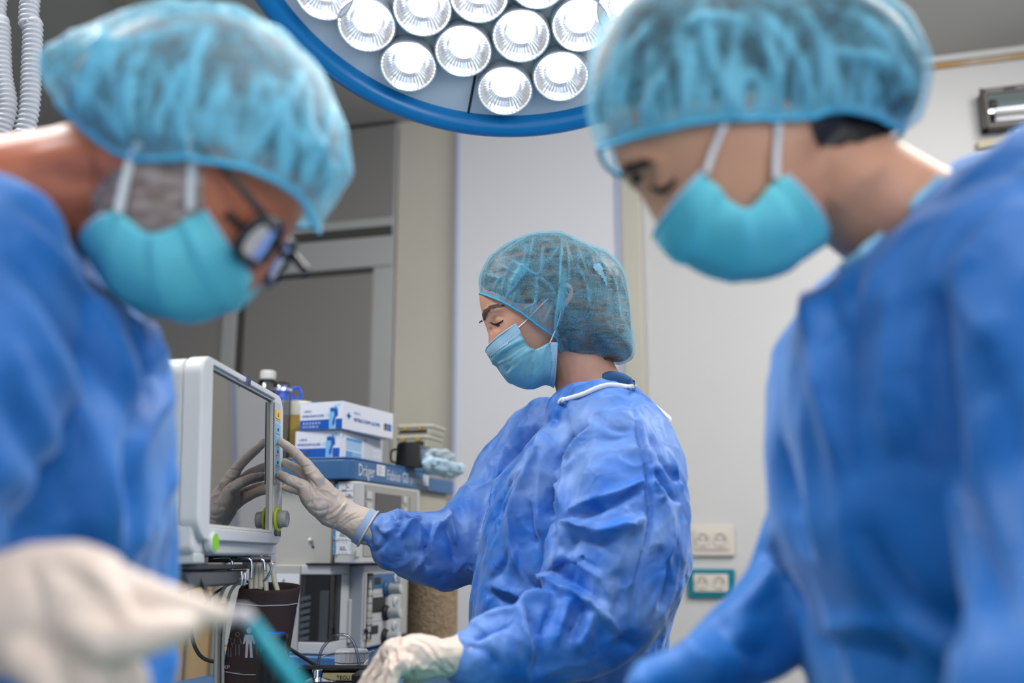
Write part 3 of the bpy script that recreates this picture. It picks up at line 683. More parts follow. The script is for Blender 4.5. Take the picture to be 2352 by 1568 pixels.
b = MB(); b.tube([cc + Vector((0.0145*math.cos(a)*0.85, 0, 0.0185*math.sin(a))) for a in [2*PI*k/10 for k in range(10)]], 0.0032, 8, 3, closed=True); b.build('ring_handle', m_bl, cb, smooth=True)
MB().bb(cc + Vector((-0.018, -0.004, -0.02)), cc + Vector((-0.011, 0.004, 0.019))).build('cap_post', m_bl, cb, bevel=0.001)
mcl = clearmat('clear_plastic', (0.8, 0.82, 0.86), 0.1, 0.08)
# vial tops (clear flask with white cap)
vo = P(606, 1052, 2.62); vo.z = K.z+0.0041
t = thing('clear_flask', 'clear plastic flask with a white cap, showing above the monitor', 'flask', vo)
vz = lambda py: P(606, py, 2.62).z - vo.z
MB().lathe([(0, 0), (0.03, 0), (0.034, 0.01), (0.034, vz(900)), (0.026, vz(885)), (0.022, vz(874)), (0, vz(874))], n=28).build('flask_body', mcl, t, smooth=True)
MB().lathe([(0, vz(872)), (0.02, vz(872)), (0.021, vz(856)), (0.019, vz(852)), (0, vz(852))], n=28).build('cap', mat('cap_grey', srgb(196, 196, 196), .4), t, bevel=0.001)
vo = P(640, 1052, 2.44); vo.z = K.z+0.0041
t = thing('small_clear_jar', 'small clear jar with rounded shoulders between the white-capped flask and the blue cap', 'jar', vo)
vz = lambda py: P(640, py, 2.44).z - vo.z
MB().lathe([(0, 0), (0.022, 0), (0.024, 0.01), (0.024, vz(896)), (0.019, vz(880)), (0, vz(876))], n=24).build('jar_body', mcl, t, smooth=True)
MB().lathe([(0.0, vz(899)), (0.0255, vz(899)), (0.0255, vz(893)), (0, vz(893))], n=24).build('jar_ring', MATS['chrome'], t)

# black cup, plastic containers and pale sheet on the rear of the shelf
c = P(938, 1076, 2.62); c.z = K.z+0.0041 
t = thing('black_cup', 'black plastic cup standing right of the glove boxes on the blue shelf', 'cup', c)
hc = P(938, 1020, 2.62).z - c.z
b = MB(); b.lathe([(0, 0), (0.035, 0), (0.031, hc), (0.028, hc), (0.03, 0.006), (0, 0.006)], n=28); b.build('cup_body', m_blackp, t, bevel=0.001)
b = MB(); b.tube([(-0.028, 0, hc*.8), (-0.045, 0, hc*.7), (-0.045, 0, hc*.3), (-0.03, 0, hc*.2)], 0.003, 8, 4); b.build('cup_handle', m_blackp, t, smooth=True)
m_tray = mat('cloudy_plastic', srgb(166, 164, 152), 0.35, trans=0.15)
for (px, py0, py1, w_, Y, lab, ttint) in ((962, 978, 1003, 0.105, 2.82, 'cloudy plastic tray box on top of the stack behind the black cup', 0), (958, 1003, 1032, 0.098, 2.8, 'cloudy plastic tray box under another, behind the black cup', 1)):
    c = P(px, py1, Y); hh = P(px, py0, Y).z - c.z
    t = thing('plastic_tray_box', lab, 'box', c, -TM, 'plastic tray boxes')
    MB().prism(rrect(-w_/2, w_/2, -0.04, 0.08, 0.015), 0.0005, hh-0.009).build('tray', m_tray, t, bevel=0.003)
    MB().prism(rrect(-w_/2-0.003, w_/2+0.003, -0.043, 0.083, 0.016), hh-0.009, hh).build('lid', mat('tray_lid', srgb(182, 180, 168), .4), t, bevel=0.002)
    b = MB()
    for k in (-0.03, 0.015): b.bb((k, -0.045, hh-0.016), (k+0.012, -0.04, hh-0.006))
    b.build('clip', MATS['amber_liquid'], t); MB().bb((-w_/2+0.01, -0.0412, 0.006), (w_/2-0.012, -0.0402, hh*0.5)).build('contents', m_mdark, t)
c = P(955, 1045, 2.8); 
t = thing('blue_lidded_tub', 'greyish blue plastic tub under the tray boxes behind the black cup', 'tub', (c.x, c.y, K.z+0.004), -TM)
MB().prism(rrect(-0.045, 0.05, -0.035, 0.07, 0.012), 0, P(955, 1031, 2.8).z - K.z - 0.0045).build('tub_body', mat('grey_blue_plastic', srgb(108, 134, 156), .4), t, bevel=0.003)
# crumpled pale blue sheet
def sheet(name, pts, label, col, seed):
    b = MB(); b.limb(*pts); me = union(b, 0.004, 3); crumple(me, 28, 0.011, (1, 1, 1.6), seed); smooth_me(me, 1)
    return tag(mkobj(name, me, mat(name+'_mat', col, 0.6, sss=0, trans=0.0, sheen=0.2), None, smooth=True), label, 'sheet')
sheet('folded_plastic_sheet', ([P(985, 1046, 2.72), P(1010, 1050, 2.75), P(1032, 1058, 2.78)], [(0.03, 0.014)]*3), 'folded clear grey plastic sheet on the shelf behind the pale blue one', srgb(170, 184, 192), 1)
sheet('pale_blue_sheet', ([P(975, 1063, 2.62), P(1000, 1070, 2.66), P(1030, 1078, 2.7), P(1060, 1080, 2.75)], [(0.02, 0.012), (0.03, 0.014), (0.03, 0.014), (0.02, 0.012)]), 'crumpled pale blue plastic sheet hanging over the right end of the shelf', srgb(176, 206, 224), 4)

# rough beige cylinder behind the machine
c = P(985, 1420, 2.95); 
t = thing('jute_column', 'tall rough beige fibre-wrapped cylinder standing right of the machine', 'column', (c.x, c.y, 0))
m_jute = mat('rough_jute', srgb(190, 168, 138), 0.9, nscale=60, ncol=srgb(140, 116, 92), nmix=0.5, bump=1.0, bscale=90, stretch=(1, 1, 2.6))
m_jute.node_tree.nodes['Bump'].inputs['Distance'].default_value = 0.012
ztop = P(985, 1325, 2.95).z
MB().lathe([(0, 0), (0.082, 0), (0.082, ztop), (0, ztop)], n=48).build('wrap', m_jute, t, smooth=False, bevel=0.006)
MB().lathe([(0, ztop), (0.07, ztop), (0.07, ztop+0.012), (0, ztop+0.012)], n=32).build('lid', mat('tan_plastic', srgb(176, 156, 128), .5), t, bevel=0.003)
c = P(931, 1420, 3.12)
t = thing('slim_yellow_canister', 'slim yellow and white canister between the flow meters and the beige column', 'canister', (c.x, c.y, 0))
MB().lathe([(0, 0), (0.018, 0), (0.018, P(930, 1392, 2.9).z), (0, P(930, 1392, 2.9).z)], n=20).build('canister_body', MATS['amber_liquid'], t)
MB().lathe([(0.0185, 0.3), (0.0185, P(930, 1412, 2.9).z)], n=20).build('label_sleeve', m_white, t)

# tan cabinet far left behind the monitor stand
t = wroot('wooden_cabinet', 'tan wooden cabinet with grey frame standing behind the monitor mount', 'cabinet')
m_tan = mat('tan_laminate', srgb(196, 170, 130), 0.5, nscale=4, ncol=srgb(182, 152, 112), nmix=0.6, stretch=(6, 6, 0.6)); m_cgrey = mat('cabinet_grey', srgb(150, 148, 142), .5)
def WI(px, off): return W(px, 1400, off)[0]
ofs = 0.9; ub0 = WI(330, ofs); ub1 = WI(560, ofs); zc = W(480, 1330, ofs)[1]
MB().bb((ub0, -ofs, 0.05), (ub1, -ofs+0.45, zc)).build('carcass', m_cgrey, t, bevel=0.003)
for (x0, x1) in ((385, 432), (440, 489)): MB().bb((WI(x0, ofs), -ofs-0.012, 0.1), (WI(x1, ofs), -ofs, zc-0.01)).build('door', m_tan, t, bevel=0.003)
MB().bb((WI(505, ofs), -ofs-0.006, 0.1), (WI(556, ofs), -ofs, zc-0.004)).build('side_panel', mat('cream_laminate', srgb(196, 186, 164), .5), t, bevel=0.002)
MB().bb((ub0-0.01, -ofs-0.02, zc), (ub1+0.01, -ofs+0.45, zc+0.02)).build('top', m_tan, t, bevel=0.003)
MB().cyl(Vector((WI(566, ofs), -ofs-0.02, zc+0.02)), Vector((WI(566, ofs), -ofs-0.02, zc+0.1)), 0.02, 0.017).build('amber_tube', MATS['amber_liquid'], t)

# ================================================================== patient monitor
q = [P(482, 847, 1.46), P(474, 1203, 1.46), P(618, 921, 1.76), P(616, 1216, 1.76)]
mx = ((q[2]+q[3]-q[0]-q[1])/2).normalized(); mz = ((q[0]-q[1]+q[2]-q[3])/2); mz = (mz - mx*mz.dot(mx)).normalized(); mn = mx.cross(mz)   # mn faces the room
mc = (q[0]+q[1]+q[2]+q[3])/4
if mn.x < 0: mn = -mn
mon = thing('patient_monitor', 'white patient monitor with a dark switched-off screen, touched by the gloved hand', 'monitor', mc)
MM = Matrix((mx, -mn, mz)).transposed().to_4x4(); mon.rotation_euler = MM.to_euler(); MM.translation = mc; MMi = MM.inverted()   # local: x along screen, -y out of the screen, z up
def mh(px, py, d=0.0):
    h = MMi @ hit(px, py, mc + mn*d, mn); return h.x, h.z
def mbx(name, x0, x1, z0, z1, d0, d1, m, par=None, bevel=0.001, segs=2): return MB().bb((x0, -d1, z0), (x1, -d0, z1)).build(name, m, par or mon, bevel=bevel, segs=segs)
m_mon = mat('monitor_white', srgb(208, 209, 210), 0.38); m_mon2 = mat('monitor_side', srgb(196, 199, 200), 0.42)
m_scr = mat('screen_glass', srgb(40, 40, 43), 0.02, spec=1.0, coat=1.0, ior=1.9)
sx0, sz1 = mh(482, 847); sx1, sz0 = mh(617, 1218)
fx0 = mh(462, 1000, 0.008)[0]; fx1 = mh(651, 1050, 0.008)[0]; fz1 = mh(474, 812, 0.008)[1]; fz0 = mh(560, 1276, 0.0)[1]
fzs = mh(560, 1246, 0.008)[1]
MR = Matrix.Rotation(PI/2, 4, 'X')
def plate(name, x0, x1, z0, z1, r, d0, d1, m, par=None, bevel=0.004, hole=None):
    # rounded plate in the x-z plane from depth d0 to d1 (d toward the viewer of the screen)
    b = MB(); M_ = Matrix(((1, 0, 0, 0), (0, 0, -1, 0), (0, 1, 0, 0), (0, 0, 0, 1)))
    if hole is None: b.prism(rrect(x0, x1, z0, z1, r, 8), d0, d1, M_)
    else:
        o_ = rrect(x0, x1, z0, z1, r, 8); hx0, hx1, hz0, hz1 = hole; i_ = rrect(hx0, hx1, hz0, hz1, 0.003, 8); n = len(o_)
        vs = [M_ @ Vector((x, y, d)) for d in (d0, d1) for x, y in o_] + [M_ @ Vector((x, y, d)) for d in (d0, d1) for x, y in i_]
        fs = []
        for k in range(n):
            l = (k+1) % n; fs += [(k, l, n+l, n+k), (2*n+k, 3*n+k, 3*n+l, 2*n+l), (n+k, n+l, 3*n+l, 3*n+k), (k, 2*n+k, 2*n+l, l)]
        b.add(vs, fs)
    return b.build(name, m, par or mon, bevel=bevel, segs=3)
plate('bezel', fx0, fx1, fzs, fz1, 0.032, -0.022, 0.008, m_mon, bevel=0.005, hole=(sx0-0.003, sx1+0.004, sz0-0.004, sz1+0.004))
plate('chin', fx0+0.002, fx1-0.003, fz0, fzs+0.03, 0.014, -0.03, -0.001, m_mon, bevel=0.006)
plate('housing', fx0+0.001, fx1-0.004, fz0+0.002, fz1-0.002, 0.03, -0.075, -0.02, m_mon2, bevel=0.008)
plate('back_cover', fx0+0.001, fx1-0.004, fz0+0.002, fz1-0.002, 0.03, -0.12, -0.076, m_mon2, bevel=0.012)
mbx('screen', sx0-0.004, sx1+0.004, sz0-0.004, sz1+0.004, -0.006, 0.0, m_scr, bevel=0)
b = MB(); b.bb((sx0-0.003, -0.006, sz0-0.004), (sx1+0.004, -0.0002, sz0)); b.bb((sx1, -0.006, sz0), (sx1+0.004, -0.0002, sz1)); b.build('inner_lip', mat('lit_lip', srgb(226, 222, 212), .35), mon)  # lip painted lighter below and right, as if lit
b = MB(); b.bb((sx0-0.003, -0.004, sz1), (sx1+0.004, -0.0002, sz1+0.004)); b.bb((sx0-0.003, -0.004, sz0), (sx0, -0.0002, sz1)); b.build('inner_lip', mat('lip_shadow', srgb(146, 150, 158), .4), mon)  # same lip painted darker above and left, as shade
# brand, alarm windows
x_, z_ = mh(565, 878, 0.0085); M = frame((x_, -0.0086, z_), (1, 0, 0), (0, 0, 1)); xe = mh(577, 884, 0.0085)[0]
text('brand_text', 'Dräger', 0.021, M, m_inkb, mon, (xe-x_)/0.062)
x_, z_ = mh(629, 1230, 0.0085); xe = mh(645, 1231, .0085)[0]; text('model_text', 'Vista 120', 0.014, frame((x_, -0.0086, z_), (1, 0, 0), (0, 0, 1)), m_ink, mon, (xe-x_)/0.054)
for (a, b_) in ((551, 561), (563, 575)):
    x0, z0 = mh(a, 853 + (a-551)*0.45, .0085); x1 = mh(b_, 862, .0085)[0]; mbx('alarm_window', x0, x1, z0-0.013, z0-0.004, 0.0055, 0.0066, mat('alarm_grey', srgb(186, 188, 190), .3), bevel=0)
# key strip
kx0 = mh(631, 1000, .009)[0]; kx1 = mh(644, 1000, .009)[0]; kz1 = mh(637, 924, .009)[1]; kz0 = mh(637, 1112, .009)[1]
ks = mbx('key_strip', kx0, kx1, kz0, kz1, 0.0075, 0.009, mat('strip_lilac', srgb(184, 188, 202), .4))
for (y0, y1, cm, sym) in ((941, 962, mat('key_yellow', srgb(240, 196, 60), .4), 1), (974, 997, mat('key_blue', srgb(122, 192, 222), .4), 1), (1001, 1021, MATS['key_blue'], 0), (1026, 1046, MATS['key_blue'], 1), (1052, 1070, MATS['key_blue'], 1), (1076, 1090, MATS['key_blue'], 0)):
    za = mh(638, y0, .0095)[1]; zb_ = mh(638, y1, .0095)[1]
    kk = mbx('key', kx0+0.004, kx1-0.003, zb_, za, 0.009, 0.0102, cm, ks, bevel=0.0006)
    if sym:
        xm = (kx0+kx1)/2; zm = (za+zb_)/2
        MB().bb((xm-0.004, -0.0108, zm-0.004), (xm+0.001, -0.0102, zm+0.0015)).build('key_symbol', m_ink, kk) if y0 != 941 else MB().prism([(xm-0.004, zm-0.004), (xm+0.004, zm-0.004), (xm, zm+0.004)], 0.0102, 0.0106, Matrix(((1, 0, 0, 0), (0, 0, -1, 0), (0, 1, 0, 0), (0, 0, 0, 1)))).build('key_symbol', mat('symbol_brown', srgb(150, 100, 30), .5), kk)
    mbx('divider', kx0, kx1, zb_-0.0035, zb_-0.0025, 0.009, 0.0094, m_mgrey, ks, bevel=0)
# rotary knob
x_, z_ = mh(638, 1192, 0.01)
kn = MB().lathe([(0, 0), (0.0215, 0), (0.0225, 0.003), (0.0205, 0.005), (0, 0.005)], (x_, -0.008, z_), (0, -1, 0), 36).build('knob_ring', mat('lime_ring', srgb(206, 214, 60), .35), mon, smooth=False, bevel=0.001)
MB().lathe([(0, 0.004), (0.0165, 0.004), (0.0145, 0.013), (0.0145, 0.0185), (0.0125, 0.020), (0.009, 0.018), (0, 0.018)], (x_, -0.008, z_), (0, -1, 0), 36).build('knob', mat('knob_grey', srgb(178, 178, 178), .4), kn, smooth=True)
# power button
x_, z_ = mh(479, 1246, 0.002)
pk = MB().lathe([(0, 0), (0.0155, 0), (0.016, 0.01), (0.0145, 0.012), (0, 0.012)], (x_, 0.0, z_), (0, -1, 0), 32).build('power_button', m_mon, mon, bevel=0.001)
MB().lathe([(0, 0.012), (0.0125, 0.012), (0.0125, 0.0132), (0, 0.0132)], (x_, 0.0, z_), (0, -1, 0), 32).build('power_light', mat('lime_green', srgb(134, 206, 20), .4), pk)
for k in (488, 493):
    x2, z2 = mh(k, 1257, 0.0); mbx('symbol', x2, x2+0.004, z2-0.003, z2+0.002, -0.001, 0.0002, m_ink, bevel=0)
for xx in (fx0+0.03, fx1-0.03): MB().bb((xx-0.02, 0.0, fz0-0.012), (xx+0.02, 0.05, fz0+0.003)).build('foot', mat('foot_white', srgb(196, 198, 200), .4), mon, bevel=0.003)

# swivel mount carrying it
mt = thing('monitor_mount', 'dark grey swivel mount plate with a round clamp knob under the monitor', 'mount', P(470, 1300, 1.6))
m_mt = mat('mount_grey', srgb(78, 78, 82), 0.4, 0.4); Mt = MM.copy(); 
b = MB(); b.bb((fx0+0.03, 0.015, fz0-0.0202), (fx1-0.09, 0.13, fz0-0.0125)); b.v = [Mt @ v for v in b.v]; b.build('plate', m_mt, mt, world=True, bevel=0.002)
b = MB(); 
b.prism([(fx0+0.02, fz0-0.021), (fx1-0.1, fz0-0.021), (fx1-0.17, fz0-0.045), (fx0+0.05, fz0-0.045)], -0.12, -0.02, Matrix(((1, 0, 0, 0), (0, 0, -1, 0), (0, 1, 0, 0), (0, 0, 0, 1)))); b.v = [Mt @ v for v in b.v]; b.build('bracket', mat('mount_mid_grey', srgb(110, 110, 112), .45, .3), mt, world=True, bevel=0.004)
kc = P(424, 1326, 1.6); kd = Vector((0.25, -1, 0)).normalized()
b = MB(); b.cyl(kc - kd*0.09, kc, 0.021, n=28); b.build('pivot', MATS['mount_mid_grey'], mt, world=True, bevel=0.003)
b = MB(); b.cyl(kc, kc + kd*0.014, 0.0145, n=28); b.build('clamp_knob', m_mt, mt, world=True, bevel=0.002)
kc2 = P(468, 1322, 1.62); b = MB(); b.tube([kc - kd*0.04 + Vector((-0.1, 0, 0)), kc - kd*0.04, kc2 - kd*0.03], 0.016, 14, 3); b.ball(kc2 - kd*0.03, 0.018); b.build('arm', MATS['mount_mid_grey'], mt, world=True, smooth=True)
b = MB(); b.tube([kc - kd*0.07, P(330, 1390, 1.75), Vector((P(330, 1390, 1.75).x, 1.75, 0.9)), Vector((P(330, 1390, 1.75).x, 1.75, 0.0))], 0.02, 14, 1); b.build('post', m_mt, mt, world=True, smooth=True)

# chrome hooks and cables
m_chr = mat('chrome', (0.75, 0.76, 0.8), 0.12, 1.0)
ck = thing('cable_hook_rack', 'chrome wire hooks under the monitor holding cables', 'hook rack', P(520, 1290, 1.66))
def wires(parent, name, lst, r, m, Y):
    for pts in lst:
        b = MB(); b.tube([P(p[0], p[1], Y if len(p) < 3 else p[2]) for p in pts], r, 10, 6); b.build(name, m, parent, world=True, smooth=True)
wires(ck, 'hook', [[(480, 1283), (515, 1281), (530, 1283), (534, 1300), (533, 1318), (529, 1330)], [(520, 1290), (528, 1320), (530, 1328)], [(545, 1281), (562, 1281), (574, 1285), (578, 1296), (577, 1330)],
                   [(600, 1284), (606, 1290), (608, 1310)], [(626, 1294), (622, 1310), (612, 1328), (604, 1334)], [(554, 1312), (556, 1330), (553, 1344)], [(562, 1315), (564, 1330), (561, 1344)]], 0.0022, m_chr, 1.66)
b = MB(); pA = P(478, 1284, 1.66); pB = P(622, 1284, 1.69); b.bb((0, 0, 0), (0.1, 0.1, 0.1)); b = MB(); b.cyl(pA, pB, 0.005); b.build('rail', m_mt, ck, world=True, smooth=False)
# blood pressure cuff
Yc = 1.72
m_brown = mat('dark_brown_cloth', srgb(62, 46, 46), 0.8, nscale=300, ncol=srgb(54, 40, 42), bump=0.25, bscale=900); m_print = mat('cuff_print', srgb(176, 184, 196), 0.6)
cuff = thing('blood_pressure_cuff', 'dark brown blood pressure cuff with printed figures hanging under the monitor', 'blood pressure cuff', P(610, 1345, Yc))
def cuffring(py, xl, xr, lift=0.0, dy=0.026, n=40):
    a = P(xl, py, Yc); b2 = P(xr, py, Yc); c = (a+b2)/2; hx = (b2-a)/2; out = []
    for i in range(n):
        t = 2*PI*i/n; out.append(c + hx*math.cos(t) + Vector((0, -dy*math.sin(t), lift*math.sin(t)*-1 + 0.004*math.cos(t)*0)))
    return out
rows = [(1346, 553, 690, 1), (1352, 549, 690, 1), (1385, 542, 684, .5), (1430, 533, 676, 0), (1480, 523, 668, 0), (1530, 514, 661, 0), (1580, 505, 655, 0), (1640, 500, 650, 0)]
b = MB(); vs = []; fs = []; n = 40
for (py, xl, xr, l_) in rows: vs += cuffring(py, xl, xr, 0.006*l_)
for (py, xl, xr, l_) in rows[::-1]:
    c_ = cuffring(py, xl+5, xr-5, 0.006*l_, dy=0.021); vs += c_
m_ = len(rows)*2
for j in range(m_-1):
    for i in range(n): k = (i+1) % n; fs.append((j*n+i, j*n+k, (j+1)*n+k, (j+1)*n+i))
for i in range(n): k = (i+1) % n; fs.append(((m_-1)*n+i, (m_-1)*n+k, k, i))
b.add(vs, fs); cm_ = b.mesh('cuff'); mkobj('sleeve', cm_, m_brown, cuff, smooth=True, world=True)
cb_ = BVHTree.FromPolygons([v.co for v in cm_.vertices], [tuple(p.vertices) for p in cm_.polygons])
def oncuff(px, py, off=0.0006):
    h = cb_.ray_cast(CAM, ray(px, py).normalized()); return (h[0] + h[1]*off*(1 if h[1].y < 0 else -1)) if h[0] is not None else P(px, py, Yc-0.03)
def cline(name, pts, r, m):
    q = []; 
    for (x0, y0), (x1, y1) in zip(pts[:-1], pts[1:]): q += [oncuff(x0+(x1-x0)*k/6, y0+(y1-y0)*k/6) for k in range(6)]
    q.append(oncuff(*pts[-1])); MB().tube(q, r, 6, 1).build(name, m, cuff, world=True)
cline('printed_line', [(544, 1385), (600, 1391), (660, 1389), (682, 1385), (682, 1410), (676, 1440)], 0.0008, m_print)
cline('printed_line', [(516, 1542), (560, 1549), (620, 1549), (656, 1545)], 0.0007, m_print)
def figure(cx, cy, s, m, hollow):
    segs = [((cx-7*s, cy-6*s), (cx-10*s, cy+9*s)), ((cx+7*s, cy-6*s), (cx+10*s, cy+9*s)), ((cx-4*s, cy+10*s), (cx-5*s, cy+40*s)), ((cx+4*s, cy+10*s), (cx+5*s, cy+40*s))]
    if hollow:
        for (a, c2) in segs: cline('printed_figure', [a, c2], 0.0005, m)
        q = [oncuff(cx+5*s*math.cos(t), cy-17*s+6*s*math.sin(t)) for t in [2*PI*k/10 for k in range(10)]]; MB().tube(q, 0.0005, 6, 1, closed=True).build('printed_figure', m, cuff, world=True)
    else:
        def poly(pp): 
            b = MB(); b.add([oncuff(x, y) for x, y in pp], [tuple(range(len(pp)))]); return b
        b = MB()
        for pp in ([(cx+6*s*math.cos(t), cy-18*s+7*s*math.sin(t)) for t in [2*PI*k/12 for k in range(12)]], [(cx-9*s, cy-9*s), (cx+9*s, cy-9*s), (cx+7*s, cy+12*s), (cx-7*s, cy+12*s)],
                   [(cx-9*s, cy-9*s), (cx-7*s, cy-2*s), (cx-10*s, cy+12*s), (cx-14*s, cy+12*s)], [(cx+9*s, cy-9*s), (cx+14*s, cy+12*s), (cx+10*s, cy+12*s), (cx+7*s, cy-2*s)],
                   [(cx-7*s, cy+11*s), (cx-1*s, cy+11*s), (cx-3*s, cy+44*s), (cx-9*s, cy+44*s)], [(cx+1*s, cy+11*s), (cx+7*s, cy+11*s), (cx+9*s, cy+44*s), (cx+3*s, cy+44*s)]):
            k = poly(pp); b.add(k.v, k.f)
        b.build('printed_figure', m, cuff, world=True)
figure(572, 1466, 1.0, m_print, False); figure(546, 1471, 0.85, mat('cuff_print_dim', srgb(120, 116, 120), .6), True); figure(594, 1472, 0.8, MATS['cuff_print_dim'], True); figure(528, 1480, .7, MATS['cuff_print_dim'], True)
pA = oncuff(518, 1534, 0.001); pB = oncuff(600, 1540, 0.001)
text('printed_text', 'cm arm circumference', 0.0105, frame(pA + Vector((0, -0.004, 0)), (1, 0, -0.01), (0, 0, 1)), m_print, cuff, 0.95, world=True)
# bladder tubes coming out of the cuff
m_tubew = mat('ivory_tube', srgb(206, 200, 180), 0.3)
wires(cuff, 'air_tube', [[(577, 1352), (577, 1330), (580, 1300), (588, 1288), (596, 1296), (598, 1320), (600, 1350)], [(588, 1352), (589, 1325), (592, 1296), (599, 1281), (606, 1292), (610, 1330), (612, 1360)], [(598, 1353), (600, 1325), (606, 1298), (616, 1287), (625, 1300), (630, 1330), (640, 1365)]], 0.0042, m_tubew, 1.705)
# grey cables
m_cab = mat('grey_cable', srgb(128, 128, 128), 0.45); m_cabl = mat('light_grey_cable', srgb(168, 166, 158), 0.4); m_cabd = mat('dark_cable', srgb(52, 52, 56), 0.45)
def cable(pts, r, m, label, Y=1.69, grp='cables under the monitor'):
    b = MB(); b.tube([P(p[0], p[1], Y if len(p) < 3 else p[2]) for p in pts], r, 10, 8); return tag(b.build('cable', m, None, smooth=True), label, 'cable', grp)
cable([(495, 1600), (496, 1500), (499, 1410), (508, 1365), (525, 1338), (545, 1332), (556, 1338)], 0.0028, m_cabl, 'light grey cable looped over the hook, leftmost beside the brown cuff')
cable([(512, 1600), (512, 1500), (516, 1430), (525, 1372), (540, 1344), (560, 1338)], 0.0026, m_cabl, 'light grey cable looped over the hook, nearest the brown cuff', 1.70)
cable([(505, 1600), (503, 1520), (506, 1440), (512, 1385)], 0.0042, m_cab, 'thick grey cable hanging straight down left of the brown cuff', 1.71)
cable([(400, 1350), (430, 1352), (470, 1340), (510, 1332), (545, 1336)], 0.0026, m_cab, 'grey cable running sideways from the clamp knob to the hooks', 1.72)
cable([(390, 1284), (420, 1290), (450, 1315), (470, 1350), (480, 1380)], 0.0036, m_cabd, 'dark cable curving down in front of the clamp knob', 1.5)
cable([(440, 1400), (440, 1450), (450, 1490), (475, 1515), (530, 1522)], 0.0032, m_cabd, 'dark cable looping low behind the gloved finger', 1.75)
cable([(470, 1390), (490, 1365), (530, 1340), (560, 1332), (580, 1345)], 0.0022, m_cabd, 'thin dark cable crossing behind the light grey loops', 1.74)
cable([(650, 1480, 1.75), (690, 1505, 1.8), (730, 1530, 1.85), (760, 1548, 1.9)], 0.0034, m_cabd, 'black cable from behind the brown cuff to the black tray', 1.8)
# black regulator bottle in front of the cuff
c = P(624, 1568, 1.6); c.z -= 0.02
t = thing('black_suction_bottle', 'black round valve bottle with a blue top in front of the brown cuff', 'bottle', c)
zq = lambda py: P(624, py, 1.6).z - c.z
MB().lathe([(0, zq(1568)), (0.0245, zq(1568)), (0.0245, zq(1512)), (0.022, zq(1503)), (0.018, zq(1490)), (0.018, zq(1475)), (0.0215, zq(1466)), (0.0215, zq(1455)), (0, zq(1455))], n=32).build('bottle_body', m_blackp, t, bevel=0.002)
MB().lathe([(0, zq(1455)), (0.0165, zq(1455)), (0.0165, zq(1452)), (0, zq(1452))], n=32).build('bottle_top', m_bl, t, bevel=0.001)
MB().lathe([(0, zq(1568)-0.15), (0.024, zq(1568)-0.15), (0.024, zq(1566)), (0, zq(1566))], n=32).build('glass_jar', mat('jar_cream', srgb(186, 184, 160), .2), t, bevel=0.002)
# white jar
c = P(806, 1565, 1.98); c.z = 0.869
jz = lambda py: P(806, py, 1.98).z - c.z
jar = thing('white_jar', 'white screw-top jar with small blue print left of the resting gloved hand', 'jar', c)
m_jar = mat('white_jar_plastic', srgb(206, 206, 210), 0.35)
MB().lathe([(0, 0), (0.031, 0), (0.031, jz(1522)), (0.028, jz(1519)), (0, jz(1519))], n=40).build('jar_body', m_jar, jar, bevel=0.001)
b = MB(); n = 72; vs = []; 
for (r_, h_) in ((0.0, jz(1518)), (0.0315, jz(1518)), (0.0315, jz(1496)), (0.029, jz(1491)), (0, jz(1490))):
    for i in range(n): a = 2*PI*i/n; k = r_*(1 + (0.018 if i % 3 == 0 and 0 < r_ and h_ < jz(1492) else 0)); vs.append(Vector((k*math.cos(a), k*math.sin(a), h_)))
b.add(vs, [(j*n+i, j*n+(i+1) % n, (j+1)*n+(i+1) % n, (j+1)*n+i) for j in range(4) for i in range(n)]); b.build('lid', m_jar, jar)
for s_, xx, zz in (('Tavni', -0.022, 1543), ('Man. ulei', 0.004, 1543), ('Sr.  10', 0.006, 1560)):
    yy = -math.sqrt(max(0.0311**2 - (xx+0.006)**2, 0)) - 0.0016; text('jar_text', s_, 0.0085, frame((xx, yy, jz(zz)), (1, 0.15*(1 if xx > 0 else -0.5), 0), (0, 0, 1)), m_inkb, jar, 0.8)
MB().lathe([(0.0, 0), (0.006, 0), (0.006, 0.0006), (0, 0.0006)], (0.0235, -0.0222, jz(1545)), (0.7, -0.7, 0), 16).build('jar_logo', m_prblue, jar)
# clear tubing loop
m_clear = clearmat('clear_tubing', (0.72, 0.75, 0.78), 0.2, 0.15)
def ctube(pts, r, label):
    b = MB(); b.tube([P(p[0], p[1], p[2]) for p in pts], r, 10, 10); tag(b.build('clear_tube', m_clear, None, smooth=True), label, 'tube', 'clear tubes on the worktop')
ctube([(705, 1560, 1.86), (715, 1530, 1.88), (745, 1505, 1.9), (790, 1500, 1.9), (840, 1500, 1.9), (860, 1494, 1.9)], 0.0017, 'thin clear tube lying low, crossing in front of the white jar')
ctube([(733, 1560, 1.8), (732, 1520, 1.8), (740, 1490, 1.8), (762, 1465, 1.8), (785, 1457, 1.8), (806, 1466, 1.8), (820, 1498, 1.8), (830, 1560, 1.8)], 0.0027, 'clear plastic tube arching up over the white jar')
ctube([(835, 1530, 1.84), (848, 1512, 1.85), (857, 1497, 1.86)], 0.003, 'short clear tube end sticking up beside the gloved fingers')
